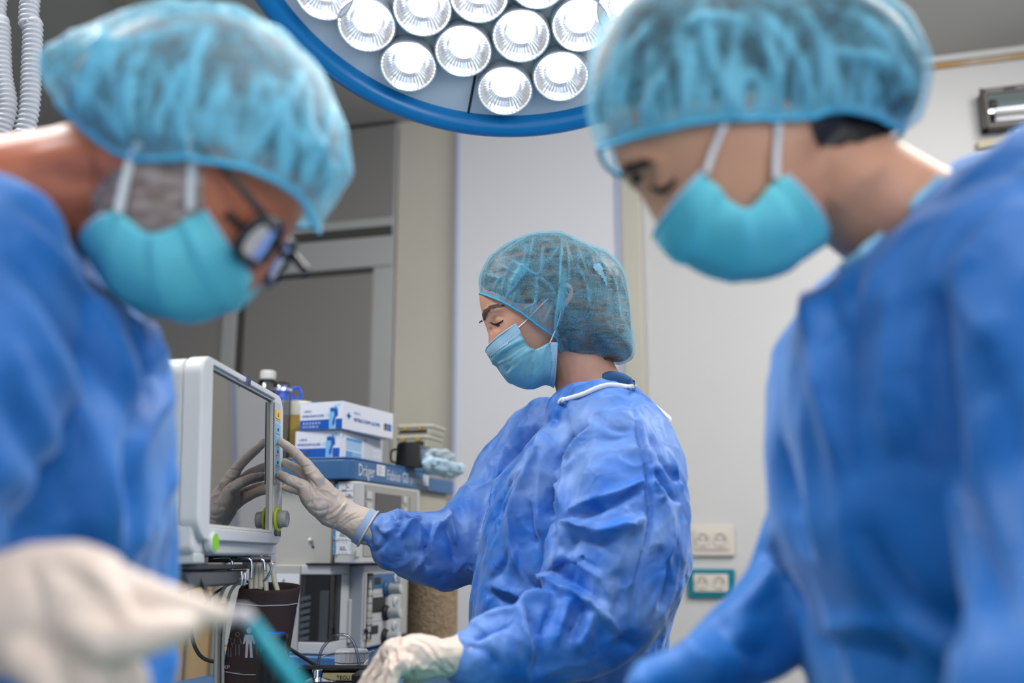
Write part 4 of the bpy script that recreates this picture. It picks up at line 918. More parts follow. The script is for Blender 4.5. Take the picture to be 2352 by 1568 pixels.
# black tray with metal gauge
c = P(750, 1560, 1.74); 
t = thing('black_instrument_case', 'open black plastic case with a round metal dial at the bottom edge', 'instrument case', (c.x, c.y, c.z-0.045))
tz = c.z-0.045; hz_ = P(750, 1541, 1.74).z - tz
b = MB(); b.bb((-0.055, -0.045, 0), (0.062, -0.035, hz_-0.012)); b.bb((-0.055, 0.05, 0), (0.062, 0.06, hz_)); b.bb((-0.055, -0.045, 0), (-0.045, 0.06, hz_)); b.bb((0.048, -0.045, 0), (0.062, 0.06, hz_)); b.bb((-0.055, -0.045, 0), (0.062, 0.06, 0.006)); b.bb((-0.055, 0.03, hz_-0.004), (0.062, 0.06, hz_+0.004)); b.build('case', m_blackp, t, bevel=0.003)
MB().bb((-0.02, 0.027, hz_-0.018), (0.045, 0.0299, hz_-0.006)).build('paper_label', mat('cream_label', srgb(206, 198, 150), .6), t)
MB().lathe([(0, 0), (0.033, 0), (0.033, hz_-0.026), (0.028, hz_-0.02), (0.01, hz_-0.016), (0.0085, hz_-0.003), (0, hz_-0.003)], (-0.016, -0.0, 0.006), n=32).build('metal_dial', m_chr, t, smooth=False, bevel=0.001)
text('label_text', 'TEGU', 0.009, frame((0.012, 0.0262, hz_-0.016), (1, 0, 0), (0, 0, 1)), m_ink, t)

# ================================================================== people
def newmat(name):
    m = D.materials.new(name); m.use_nodes = True; MATS[name] = m; return m, m.node_tree, m.node_tree.nodes, m.node_tree.links
def gown_mat(name, c0, c1, trl=0.25, bs=1.0):
    m, nt, N, L = newmat(name); b = N['Principled BSDF']
    tc = N.new('ShaderNodeTexCoord'); n1 = N.new('ShaderNodeTexNoise'); n1.inputs['Scale'].default_value = 5.5; n1.inputs['Detail'].default_value = 3; n1.inputs['Distortion'].default_value = 1.2
    r = N.new('ShaderNodeValToRGB'); r.color_ramp.elements[0].position = 0.4; r.color_ramp.elements[1].position = 0.66
    r.color_ramp.elements[0].color = (*c0, 1); r.color_ramp.elements[1].color = (*c1, 1)
    L.new(tc.outputs['Object'], n1.inputs['Vector']); L.new(n1.outputs['Fac'], r.inputs[0]); L.new(r.outputs[0], b.inputs['Base Color'])
    b.inputs['Roughness'].default_value = 0.52; b.inputs['Specular IOR Level'].default_value = 0.35; b.inputs['Sheen Weight'].default_value = 0.5; b.inputs['Sheen Tint'].default_value = (0.6, 0.75, 1, 1); b.inputs['Sheen Roughness'].default_value = 0.4
    # fine crinkles: two cell patterns and the weave
    hs = None
    for sc, st, ds in ((16, 0.5, 0.012), (42, 0.35, 0.004), (1400, 0.12, 0.0006)):
        if sc < 1000:
            dn = N.new('ShaderNodeTexNoise'); dn.inputs['Scale'].default_value = sc*0.4; dn.inputs['Detail'].default_value = 2; L.new(tc.outputs['Object'], dn.inputs['Vector'])
            mx_ = N.new('ShaderNodeMix'); mx_.data_type = 'VECTOR'; mx_.inputs[0].default_value = 0.12; L.new(tc.outputs['Object'], mx_.inputs[4]); L.new(dn.outputs['Color'], mx_.inputs[5])
            v = N.new('ShaderNodeTexVoronoi'); v.feature = 'SMOOTH_F1'; v.inputs['Smoothness'].default_value = 0.25; v.inputs['Scale'].default_value = sc; L.new(mx_.outputs[1], v.inputs['Vector']); out = v.outputs['Distance']
        else:
            v = N.new('ShaderNodeTexNoise'); v.inputs['Scale'].default_value = sc; L.new(tc.outputs['Object'], v.inputs['Vector']); out = v.outputs['Fac']
        bp = N.new('ShaderNodeBump'); bp.inputs['Strength'].default_value = st*bs; bp.inputs['Distance'].default_value = ds; L.new(out, bp.inputs['Height'])
        if hs is not None: L.new(hs, bp.inputs['Normal'])
        hs = bp.outputs[0]
    L.new(hs, b.inputs['Normal'])
    t = N.new('ShaderNodeBsdfTranslucent'); L.new(r.outputs[0], t.inputs[0]); ms = N.new('ShaderNodeMixShader'); ms.inputs[0].default_value = trl
    L.new(b.outputs[0], ms.inputs[1]); L.new(t.outputs[0], ms.inputs[2]); L.new(ms.outputs[0], N['Material Output'].inputs[0]); return m
m_gown = gown_mat('gown_blue', (0.008, 0.15, 0.62), (0.2, 0.36, 0.78), 0.12)
m_gownb = gown_mat('gown_blue_smooth', (0.001, 0.125, 0.44), (0.04, 0.20, 0.60), 0.12, 0.4)  # near gowns coloured darker, standing in for their shaded camera side
def cap_mat(name, col, cov, foldk, fs, fk):
    m, nt, N, L = newmat(name); N.remove(N['Principled BSDF'])
    tc = N.new('ShaderNodeTexCoord'); n = N.new('ShaderNodeTexNoise'); n.inputs['Scale'].default_value = fs; n.inputs['Detail'].default_value = 3; L.new(tc.outputs['Object'], n.inputs['Vector'])
    at = N.new('ShaderNodeAttribute'); at.attribute_name = 'fold'
    mr = N.new('ShaderNodeMapRange'); mr.inputs[1].default_value = 0.35; mr.inputs[2].default_value = 0.65; mr.inputs[3].default_value = cov - fk; mr.inputs[4].default_value = cov + fk; L.new(n.outputs['Fac'], mr.inputs[0])
    ml_ = N.new('ShaderNodeMath'); ml_.operation = 'MULTIPLY'; ml_.inputs[1].default_value = foldk; L.new(at.outputs['Fac'], ml_.inputs[0])
    ad = N.new('ShaderNodeMath'); ad.operation = 'ADD'; ad.use_clamp = True; L.new(mr.outputs[0], ad.inputs[0]); L.new(ml_.outputs[0], ad.inputs[1])
    nb = N.new('ShaderNodeTexNoise'); nb.inputs['Scale'].default_value = 26; nb.inputs['Detail'].default_value = 2; nb.inputs['Distortion'].default_value = 1.5; L.new(tc.outputs['Object'], nb.inputs['Vector'])
    m2 = N.new('ShaderNodeMapRange'); m2.inputs[1].default_value = 0.35; m2.inputs[2].default_value = 0.7; m2.inputs[3].default_value = -0.10; m2.inputs[4].default_value = 0.22; L.new(nb.outputs['Fac'], m2.inputs[0])
    a3 = N.new('ShaderNodeMath'); a3.operation = 'ADD'; a3.use_clamp = True; L.new(ad.outputs[0], a3.inputs[0]); L.new(m2.outputs[0], a3.inputs[1]); ad = a3
    # cloth seen edge-on covers more
    lw = N.new('ShaderNodeLayerWeight'); lw.inputs[0].default_value = 0.35; l2 = N.new('ShaderNodeMath'); l2.operation = 'MULTIPLY'; l2.inputs[1].default_value = 0.3; L.new(lw.outputs['Facing'], l2.inputs[0])
    a2 = N.new('ShaderNodeMath'); a2.operation = 'ADD'; a2.use_clamp = True; L.new(ad.outputs[0], a2.inputs[0]); L.new(l2.outputs[0], a2.inputs[1])
    d = N.new('ShaderNodeBsdfPrincipled'); d.inputs['Base Color'].default_value = (*col, 1); d.inputs['Roughness'].default_value = 0.5; d.inputs['Sheen Weight'].default_value = 0.3
    t = N.new('ShaderNodeBsdfTranslucent'); t.inputs[0].default_value = (*col, 1); ms = N.new('ShaderNodeMixShader'); ms.inputs[0].default_value = 0.4; L.new(d.outputs[0], ms.inputs[1]); L.new(t.outputs[0], ms.inputs[2])
    tr = N.new('ShaderNodeBsdfTransparent'); mf = N.new('ShaderNodeMixShader'); L.new(a2.outputs[0], mf.inputs[0]); L.new(tr.outputs[0], mf.inputs[1]); L.new(ms.outputs[0], mf.inputs[2]); L.new(mf.outputs[0], N['Material Output'].inputs[0]); return m
m_cap = cap_mat('cap_nonwoven', (0.18, 0.62, 0.88), 0.24, 0.7, 700, 0.24)
m_capb = cap_mat('cap_nonwoven_soft', (0.19, 0.64, 0.88), 0.22, 0.9, 90, 0.08)
m_band = mat('cap_elastic', srgb(60, 178, 222), 0.6)
def mask_mat(name, c):
    m = mat(name, c, 0.55, sheen=0.2, bump=0.1, bscale=900, nscale=14, ncol=tuple(min(1, k*1.25+0.02) for k in c), nmix=0.5); nt = m.node_tree; N = nt.nodes; L = nt.links
    t = N.new('ShaderNodeBsdfTranslucent'); t.inputs[0].default_value = (*c, 1); ms = N.new('ShaderNodeMixShader'); ms.inputs[0].default_value = 0.45; L.new(N['Principled BSDF'].outputs[0], ms.inputs[1]); L.new(t.outputs[0], ms.inputs[2]); L.new(ms.outputs[0], N['Material Output'].inputs[0]); return m
m_mask = mask_mat('mask_light_blue', (0.36, 0.76, 0.98)); m_maskb = mask_mat('mask_cyan', (0.2, 0.8, 1.0)); m_hem = mat('mask_hem', srgb(168, 208, 232), 0.6); m_strap = mat('white_elastic', srgb(232, 234, 238), 0.6); m_stitch = mat('stitch_blue', srgb(88, 130, 176), 0.6)
m_skin = mat('skin_fair', srgb(214, 166, 142), 0.5, sss=0.12, nscale=22, ncol=srgb(204, 146, 124), nmix=0.6, bump=0.12, bscale=700)
m_skinm = mat('skin_ruddy', srgb(206, 128, 92), 0.5, sss=0.12, nscale=16, ncol=srgb(178, 96, 70), nmix=0.6)
m_skinr = mat('skin_light_tan', srgb(220, 166, 134), 0.5, sss=0.12, nscale=16, ncol=srgb(206, 146, 116), nmix=0.6)
m_hair = mat('hair_dark_brown', srgb(26, 21, 20), 0.45, nscale=26, ncol=srgb(150, 122, 98), nmix=0.45, bump=0.9, bscale=60, stretch=(1.0, 1.0, 4.5))
m_hairr = mat('hair_black', srgb(24, 22, 24), 0.45, nscale=14, ncol=srgb(50, 42, 40), nmix=0.5, stretch=(1, 1, 4))
m_hairm = mat('hair_grey', srgb(70, 68, 70), 0.6, nscale=24, ncol=srgb(120, 116, 116), nmix=0.5, stretch=(1, 1, 3))
m_beard = mat('beard_grey', srgb(196, 180, 172), 0.8, nscale=60, ncol=srgb(124, 98, 88), nmix=0.5, stretch=(1, 1, 2.2), bump=0.5, bscale=300)
m_lash = mat('lash_black', srgb(22, 18, 18), 0.6); m_brow = mat('brow_dark', srgb(58, 42, 38), 0.7, nscale=300, ncol=srgb(84, 62, 54), nmix=0.4)
m_glove = mat('latex_glove', srgb(222, 208, 194), 0.42, sss=0.1, sssr=(1, .6, .4), bump=0.25, bscale=60, nscale=30, ncol=srgb(216, 194, 182), nmix=0.7)
m_trim = mat('white_binding', srgb(228, 230, 238), 0.6, bump=0.2, bscale=900); m_scrub = mat('scrub_blue', srgb(48, 92, 138), 0.75)
m_shoe = mat('clog_white', srgb(210, 212, 210), 0.5)

def inpoly(x, y, poly):
    c = False; n = len(poly); j = n-1
    for i in range(n):
        xi, yi = poly[i]; xj, yj = poly[j]
        if (yi > y) != (yj > y) and x < (xj-xi)*(y-yi)/(yj-yi) + xi: c = not c
        j = i
    return c
def radii(outline, c, nt):
    out = []
    for k in range(nt):
        a = 2*PI*k/nt; dx, dy = math.cos(a), math.sin(a); best = 0
        n = len(outline)
        for i in range(n):
            x1, y1 = outline[i]; x2, y2 = outline[(i+1) % n]; ex, ey = x2-x1, y2-y1; den = dx*ey - dy*ex
            if abs(den) < 1e-9: continue
            t = ((x1-c[0])*ey - (y1-c[1])*ex)/den; u = ((x1-c[0])*dy - (y1-c[1])*dx)/den
            if t > 0 and -1e-6 <= u <= 1+1e-6: best = max(best, t)
        out.append(best)
    return out
def genell(outline, c, Y0, W, nt=120, nl=40, e1=1.0, e2=1.0, sm=2, wf=None, scale=1.0):
    "rounded body whose side view is the outline; W = half width across"
    ol, _ = spline([Vector((x, y, 0)) for x, y in outline], [(0, 0)]*len(outline), 5, True); ol = [(p.x, p.y) for p in ol]
    rd = np.array(radii(ol, c, nt))
    for _ in range(sm): rd = (np.roll(rd, 1) + rd*2 + np.roll(rd, -1))/4
    C0 = P(*c, Y0); vs = []; fs = []
    for j in range(nl+1):
        lam = -PI/2 + PI*j/nl; cl = max(math.cos(lam), 0)**e1; sl = math.copysign(abs(math.sin(lam))**e2, lam)
        for k in range(nt):
            a = 2*PI*k/nt; q = P(c[0] + scale*rd[k]*math.cos(a)*cl, c[1] + scale*rd[k]*math.sin(a)*cl, Y0)
            w = W*(wf(c[0] + rd[k]*math.cos(a)*cl, c[1] + rd[k]*math.sin(a)*cl) if wf else 1)*scale
            vs.append(q + Vector((0, -w*sl, 0)))
    for j in range(nl):
        for k in range(nt): l = (k+1) % nt; fs.append((j*nt+k, j*nt+l, (j+1)*nt+l, (j+1)*nt+k))
    return MB().add(vs, fs)
def cutpoly(mb_or_me, poly, Y0):
    "remove what lies inside the region, seen from the side, on both sides"
    me = mb_or_me.mesh() if isinstance(mb_or_me, MB) else mb_or_me
    bm = bmesh.new(); bm.from_mesh(me); dl = []
    for f in bm.faces:
        c = f.calc_center_median(); c.y = Y0 - abs(c.y-Y0); x, y = proj(c)
        if inpoly(x, y, poly): dl.append(f)
    bmesh.ops.delete(bm, geom=dl, context='FACES')
    bmesh.ops.delete(bm, geom=[v for v in bm.verts if not v.link_faces], context='VERTS')
    # even out the ragged rim
    for _ in range(3):
        mv = {}
        for v in bm.verts:
            if v.is_boundary:
                nb = [e.other_vert(v).co for e in v.link_edges if e.is_boundary]
                if len(nb) == 2: mv[v] = v.co*0.4 + (nb[0]+nb[1])*0.3
        for v, c in mv.items(): v.co = c
    bm.to_mesh(me); bm.free(); me.update(); return me
def rimloop(me):
    "ordered points of the longest open rim"
    bm = bmesh.new(); bm.from_mesh(me); ed = {}
    for e in bm.edges:
        if e.is_boundary:
            a, b = e.verts; ed.setdefault(a.index, []).append(b.index); ed.setdefault(b.index, []).append(a.index)
    bm.verts.ensure_lookup_table(); seen = set(); best = []
    for s in list(ed):
        if s in seen: continue
        lp_ = [s]; seen.add(s); cur = s
        while True:
            nx = [k for k in ed[cur] if k not in seen]
            if not nx: break
            cur = nx[0]; seen.add(cur); lp_.append(cur)
        if len(lp_) > len(best): best = lp_
    r = [bm.verts[i].co.copy() for i in best]; bm.free()
    n = len(r)
    for _ in range(4): r = [(r[(i-1) % n] + r[i]*2 + r[(i+1) % n])/4 for i in range(n)]
    return r
def patch(me, poly, off, name, m, parent, front=True, sol=0.0):
    vs = getco(me); no = getno(me); used = {}; V = []; Fs = []
    for p in me.polygons:
        c = p.center
        if front and Vector(p.normal).dot(c - CAM) > 0: continue
        x, y = proj(c)
        if inpoly(x, y, poly):
            q = []
            for i in p.vertices:
                if i not in used: used[i] = len(V); V.append(Vector(vs[i]) + Vector(no[i])*off)
                q.append(used[i])
            Fs.append(q)
    if not V: print('EMPTY PATCH', name, poly[:2]); return None
    b = MB().add(V, Fs); return b.build(name, m, parent, smooth=True, world=True)
def onmesh(me):
    bvh = BVHTree.FromPolygons([v.co for v in me.vertices], [tuple(p.vertices) for p in me.polygons])
    def f(px, py, off=0.001, Y=None):
        h = bvh.ray_cast(CAM, ray(px, py).normalized())
        return (h[0] + h[1]*off) if h[0] is not None else P(px, py, Y or 1.7)
    return f
def torso(b, rows, Y0, n=40, e=2.4):
    vs = []; fs = []
    for r in rows:
        if r[0] == 'z': _, z, x0, x1, dy, yc = r; c = Vector(((x0+x1)/2, yc, z)); hx = (x1-x0)/2
        else:
            py, xl, xr, dy = r[:4]; yc = r[4] if len(r) > 4 else Y0; A = P(xl, py, yc); B = P(xr, py, yc); c = (A+B)/2; hx = (B.x-A.x)/2
        for k in range(n):
            t = 2*PI*k/n; ct, st = math.cos(t), math.sin(t)
            vs.append(c + Vector((hx*math.copysign(abs(ct)**(2/e), ct), dy*math.copysign(abs(st)**(2/e), st), 0)))
    m_ = len(rows)
    for j in range(m_-1):
        for k in range(n): l = (k+1) % n; fs.append((j*n+k, j*n+l, (j+1)*n+l, (j+1)*n+k))
    fs.append(tuple(range(n))); fs.append(tuple((m_-1)*n+k for k in range(n-1, -1, -1))); b.add(vs, fs); return b
def PL(lst, f=None, Yd=None): return [P(*(f(p[0], p[1]) if f else p[:2]), p[2] if len(p) > 2 else Yd) for p in lst]
def facemask(name, parent, S, Fp, Yn, Y0, m, pleat=0.004, nb=36, na=41, wid=None):
    "mask: S = points of the near side edge top to bottom, Fp = points of the front outline top to bottom"
    Sp, _ = spline([P(x, y, Yn) for x, y in S], [(0, 0)]*len(S), 12); Fq, _ = spline([P(x, y, Y0) for x, y in Fp], [(0, 0)]*len(Fp), 12)
    def samp(L_, t):
        f = t*(len(L_)-1); i = min(int(f), len(L_)-2); return L_[i].lerp(L_[i+1], f-i)
    vs = []; fs = []; w = Y0 - Yn
    for j in range(nb+1):
        t = j/nb; s = samp(Sp, t); fq = samp(Fq, t)
        for i in range(na):
            a = (-1 + 2*i/(na-1))*PI/2; q = 1-math.cos(a)**0.9 if abs(a) < PI/2-1e-6 else 1.0
            base = fq + (Vector((s.x, Y0, s.z)) - fq)*q; side = w*math.copysign(abs(math.sin(a))**0.9, math.sin(a))
            v = Vector((base.x, Y0 - side, base.z))
            n_ = Vector((fq.x - s.x, 0, fq.z - s.z)).normalized()*math.cos(a) + Vector((0, -math.sin(a), 0))
            edge = max(0, min(1, min(t, 1-t)*7-0.6)); ph = (t*3.6) % 1.0
            v += n_*pleat*((ph if ph < 0.82 else (1-ph)/0.18*0.82) - 0.3)*edge*(0.45 + 0.55*math.sin(a)**2)
            v += n_*0.0018*mnoise.noise(v*38)
            vs.append(v)
    for j in range(nb):
        for i in range(na-1): fs.append((j*na+i, j*na+i+1, (j+1)*na+i+1, (j+1)*na+i))
    b = MB().add(vs, fs); me = b.mesh(name); o = mkobj(name, me, m, parent, smooth=True, world=True)
    sl = o.modifiers.new('solid', 'SOLIDIFY'); sl.thickness = 0.0012; sl.offset = 0
    for row, nm in ((0, 'hem'), (nb, 'hem')):
        MB().tube([vs[row*na+i] for i in range(0, na, 2)], 0.0016, 6, 2).build(nm, m_hem, o, smooth=True, world=True)
    return o, me, vs, na, nb
def person(name, label, loc): return thing(name, label, 'person', loc)
def legs_body(b, x0, x1, yc, hip, top):
    "legs, hips and trunk below the clothes, feet on the floor"
    for s in (-1, 1):
        y = yc + s*0.10
        b.limb([Vector(((x0+x1)/2, y, hip)), Vector(((x0+x1)/2-0.01, y, 0.5)), Vector(((x0+x1)/2+0.01, y, 0.1))], [0.085, 0.058, 0.042], 16, 5)
    b.limb([Vector(((x0+x1)/2, yc, hip)), Vector(((x0+x1)/2, yc, (hip+top)/2)), Vector(((x0+x1)/2, yc, top))], [(0.11, 0.15), (0.10, 0.13), (0.11, 0.14)], 20, 5, upv=(1, 0, 0))
def shoes(parent, x, yc, dirx):
    for s in (-1, 1):
        b = MB(); y = yc + s*0.10
        b.limb([Vector((x - dirx*0.05, y, 0.045)), Vector((x + dirx*0.05, y, 0.042)), Vector((x + dirx*0.15, y, 0.034))], [(0.04, 0.042), (0.042, 0.036), (0.042, 0.03)], 16, 5, upv=(0, 1, 0))
        b.bb((x - min(0, dirx)*0 - 0.09, y-0.035, 0.002), (x + 0.09, y+0.035, 0.02)); me = union(b, 0.006, 3); mkobj('shoe', me, m_shoe, parent, smooth=True, world=True)
def ear(b, c, h, tilt=0.0, d=1):
    q = Matrix.Rotation(tilt, 3, 'Y'); c = Vector(c)
    pts = [c + q @ Vector((d*x*h, 0.0 - y, z*h)) for x, y, z in ((-.16, 0, .05), (-.1, .006, .3), (.02, .01, .46), (.2, .012, .42), (.3, .012, .2), (.26, .012, -.05), (.12, .01, -.28), (.0, .006, -.46), (-.1, .002, -.38), (-.12, 0, -.2))]
    b.tube(pts, [0.0034, .0036, .004, .0042, .0042, .004, .0038, .005, .004, .003], 8, 4)
    b.ball(c + q @ Vector((d*0.06*h, -0.002, 0)), (0.24*h, 0.006, 0.4*h), rot=q)
    b.tube([c + q @ Vector((d*x*h, -y, z*h)) for x, y, z in ((.02, .006, .26), (.14, .008, .16), (.14, .008, -.05), (.04, .006, -.2))], .0028, 8, 4)

# ------------------------------------------------------------------ woman at the monitor (in focus)
z3 = lambda x, y: (1060 + x/3.136, 500 + y/3.136)
Yw = 1.76
wom = person('person', 'woman in blue gown at the monitor, reaching to its screen with her right hand', (0.12, 1.80, 0))
ho = [z3(*p) for p in ((158, 440), (131, 545), (132, 620), (150, 690), (160, 745), (182, 800), (196, 860), (200, 930), (222, 1010), (260, 1080), (330, 1150), (430, 1185), (530, 1170), (600, 1090), (660, 1000), (740, 900), (880, 820), (950, 700), (970, 560), (930, 400), (820, 275), (650, 190), (460, 190), (275, 290))]
hc_ = z3(540, 620)
def wf_w(px, py):
    zx, zy = (px-1060)*3.136, (py-500)*3.136; k = 0.94 if zy < 560 else 1.0
    k -= 0.20*max(0, min(1, (zy-700)/450)); k -= 0.12*max(0, min(1, (330-zx)/250)); return k
hb = genell(ho, hc_, Yw, 0.075, 140, 44, 0.95, 1.0, 1, wf_w); b = MB(); b.add(hb.v, hb.f)
b.limb(PL([(232, 770), (224, 860), (232, 930), (236, 1000)], z3, Yw), [0.0065, 0.008, 0.0095, 0.010], 14, 5)
b.limb(PL([(790, 860), (868, 1080), (960, 1330), (1010, 1500)], z3, Yw+0.02), [0.054, 0.0555, 0.066, 0.08], 24, 6)
# shoulders and trunk that carry the gown
b.limb([P(1350, 1070, 1.89), P(1385, 1010, 1.80), P(1400, 1020, 1.68)], [0.03, 0.06, 0.045], 20, 5)
b.limb([P(1400, 1010, 1.65), P(1425, 1180, 1.60), P(1440, 1340, 1.58), P(1250, 1460, 1.52), P(1080, 1510, 1.45), P(1010, 1512, 1.44)], [0.05, 0.045, 0.04, 0.034, 0.022, 0.018], 16, 5)
b.limb([P(1240, 1120, 1.93), P(1120, 1200, 1.93), P(1050, 1262, 1.88), P(940, 1250, 1.83), P(850, 1214, 1.79), P(810, 1196, 1.785)], [0.03, 0.034, 0.034, 0.028, 0.019, 0.017], 16, 5)
legs_body(b, 0.04, 0.24, 1.80, 0.86, 1.16)
ear(b, P(*z3(712, 590), Yw-0.070), 0.056, 0.25, 1)
me = union(b, 0.0032, 3)
sculpt(me, [([z3(250, 762)], 0.0105, -0.0055), ([z3(205, 790), z3(215, 830)], 0.006, -0.003), ([z3(165, 700), z3(220, 655), z3(310, 655)], 0.006, 0.0022), ([z3(262, 752)], 0.0085, 0.0042), ([z3(225, 735), z3(262, 712), z3(315, 722)], 0.0016, -0.0012),
            ([z3(350, 830)], 0.022, 0.003), ([z3(690, 1180), z3(720, 1290)], 0.008, 0.0015), ([z3(830, 1080), z3(800, 1200)], 0.01, 0.0012), ([z3(235, 800), z3(290, 790)], 0.002, -0.0008)])
body = mkobj('body', me, m_skin, wom, smooth=True, world=True); om = onmesh(me)
# eye, lashes, brows
lid = [(212, 752), (232, 763), (256, 764), (280, 752), (300, 738)]
MB().tube([om(*z3(*p), 0.0006) for p in lid], [0.0009, 0.0015, 0.0016, 0.0012, 0.0006], 8, 5).build('eyelashes', m_lash, body, smooth=True, world=True)
b = MB()
for k in range(12):
    t = k/11; i = t*(len(lid)-1); j = min(int(i), len(lid)-2); x = lid[j][0] + (lid[j+1][0]-lid[j][0])*(i-j); y = lid[j][1] + (lid[j+1][1]-lid[j][1])*(i-j)
    a0 = om(*z3(x, y), 0.0008); b.tube([a0, a0 + Vector((-0.0025 + 0.001*t, -0.002, -0.0012)), a0 + Vector((-0.0055 + 0.004*t, -0.003, -0.0016))], [0.0004, 0.0003, 0.0001], 5, 3)
b.build('lash_hairs', m_lash, body, world=True)['kind'] = 'stuff'
pp = patch(me, [z3(*p) for p in ((238, 766), (258, 768), (284, 757), (276, 772), (262, 784), (250, 778))], 0.0004, 'iris', mat('iris_dark', srgb(48, 36, 32), 0.15), body)
patch(me, [z3(*p) for p in ((146, 712), (152, 682), (176, 652), (212, 634), (262, 624), (318, 634), (262, 644), (214, 656), (188, 682), (172, 735), (160, 738))], 0.0009, 'eyebrow', m_brow, body)
fb = P(*z3(150, 742), Yw+0.004); MB().tube([fb, fb + Vector((-0.004, 0, -0.002)), fb + Vector((-0.006, 0, -0.004))], [0.0018, 0.0013, 0.0005], 8, 4).build('eyelashes', m_lash, body, smooth=True, world=True)
# hair under the cap
cap_o = [z3(*p) for p in ((127, 500), (140, 395), (200, 288), (330, 190), (480, 126), (640, 108), (740, 122), (900, 196), (1040, 250), (1130, 330), (1190, 440), (1207, 600), (1227, 760), (1247, 940), (1225, 1020), (1140, 1052), (1040, 1028), (880, 1040), (790, 1015), (690, 1000), (520, 1000), (330, 900), (170, 720))]
cc_ = z3(680, 580)
hr = genell([(cc_[0]+(x-cc_[0])*0.975, cc_[1]+(y-cc_[1])*0.975) for x, y in cap_o], cc_, Yw, 0.083, 160, 56, 0.84, 1.0, 1)
hme = cutpoly(hr, [z3(*p) for p in ((-50, 490), (150, 495), (215, 545), (300, 590), (400, 615), (540, 610), (630, 560), (665, 640), (690, 760), (735, 900), (745, 975), (775, 1003), (790, 1300), (-50, 1300))], Yw)
rh = [([z3(1150, 420), z3(1190, 600), z3(1200, 800)], 0.01, 0.004)]
for k in range(9): rh.append(([z3(760+k*45, 150+k*22), z3(850+k*38, 400), z3(900+k*30, 650), z3(880+k*34, 840)], 0.004, 0.0022 if k % 2 else -0.003))
for k in range(6): rh.append(([z3(200+k*70, 420-k*45), z3(300+k*60, 380-k*20), z3(450+k*45, 430)], 0.004, 0.002 if k % 2 else -0.0025))
for rr_, am in ((30, -0.004), (62, 0.004), (95, -0.005), (125, 0.004)):
    rh.append(([z3(900+rr_*2.0*math.cos(t), 930+rr_*0.62*math.sin(t)) for t in [k*PI/5 for k in range(8)]], 0.0035, am))
rh.append(([z3(840, 985), z3(1000, 1000), z3(1180, 985)], 0.006, 0.005)); rh.append(([z3(900, 870), z3(1040, 880), z3(1180, 880)], 0.004, -0.006))
sculpt(hme, rh); mkobj('hair', hme, m_hair, wom, smooth=True, world=True)
# cap
cp_ = genell(cap_o, cc_, Yw, 0.091, 300, 110, 0.82, 1.0, 0)
cme = cutpoly(cp_, [z3(*p) for p in ((-50, 530), (110, 532), (128, 541), (200, 566), (290, 602), (350, 634), (420, 678), (480, 722), (570, 790), (640, 835), (690, 872), (692, 905), (705, 950), (730, 985), (760, 1003), (775, 1300), (-50, 1300))], Yw)
S = []
def zs(pts, w, a, sh=2.0): S.append(([z3(*p) for p in pts], w, a, sh))
for p in (((515, 130), (500, 260), (460, 380), (400, 470), (330, 560), (310, 605)), ((470, 200), (440, 340), (370, 450), (320, 580)), ((720, 150), (715, 330), (710, 500), (700, 620), (670, 760), (690, 860)), ((760, 200), (775, 380), (770, 520), (740, 640), (700, 780)),
          ((200, 290), (170, 400), (165, 520)), ((590, 200), (580, 320), (575, 400)), ((290, 345), (380, 395), (440, 430)), ((360, 300), (440, 350), (520, 400), (560, 390)), ((540, 400), (545, 480), (540, 560), (520, 640)), ((190, 410), (290, 440)),
          ((330, 380), (300, 470), (285, 560)), ((230, 520), (250, 470), (290, 420)), ((700, 210), (640, 290), (590, 330)), ((560, 420), (640, 500), (680, 560)), ((650, 640), (620, 700), (590, 760)), ((690, 660), (680, 760), (665, 830)), ((560, 690), (575, 760)),
          ((500, 700), (520, 640), (545, 590)), ((370, 625), (375, 580), (390, 530)), ((440, 670), (480, 640), (540, 620)), ((910, 200), (960, 240), (985, 270)), ((820, 330), (880, 430), (920, 560), (900, 680)), ((1000, 300), (1090, 420), (1130, 560), (1150, 760)), ((480, 130), (380, 190), (290, 260))):
    zs(p, random.uniform(0.0009, 0.0022), random.uniform(0.0016, 0.003), 1.4)
zs(((350, 480), (400, 420), (450, 330)), 0.008, 0.002); zs(((740, 400), (735, 520), (700, 680)), 0.006, 0.002)
fo = np.zeros(len(cme.vertices)); fo = sculpt(cme, S, fo)
rim = rimloop(cme)
co = getco(cme); dr_, _t = polydist(co, rim + rim[:1])
k = np.exp(-(dr_/0.004)**2)*0.7; fo = fo*0.85 + k
gath = np.array([max(0, mnoise.noise(Vector((c[0]*1, c[1]*1, c[2]*0.4))*170)) for c in co])*np.exp(-(dr_/0.018)**2); fo += gath*1.4
crumple(cme, 55, 0.0012, (1, 1, 0.6), 3, 'noise')
setattr_(cme, 'fold', fo); capo = mkobj('surgical_cap', cme, m_cap, wom, smooth=True, world=True)
MB().tube(rim, 0.0017, 8, 1, closed=True).build('elastic_band', m_band, capo, smooth=True, world=True)
patch(cme, [z3(*p) for p in ((938, 338), (985, 328), (1015, 370), (1040, 440), (1048, 505), (1010, 430), (960, 370))], 0.0012, 'cap_tab', mat('cap_tab_pale', srgb(118, 172, 200), 0.6), capo)
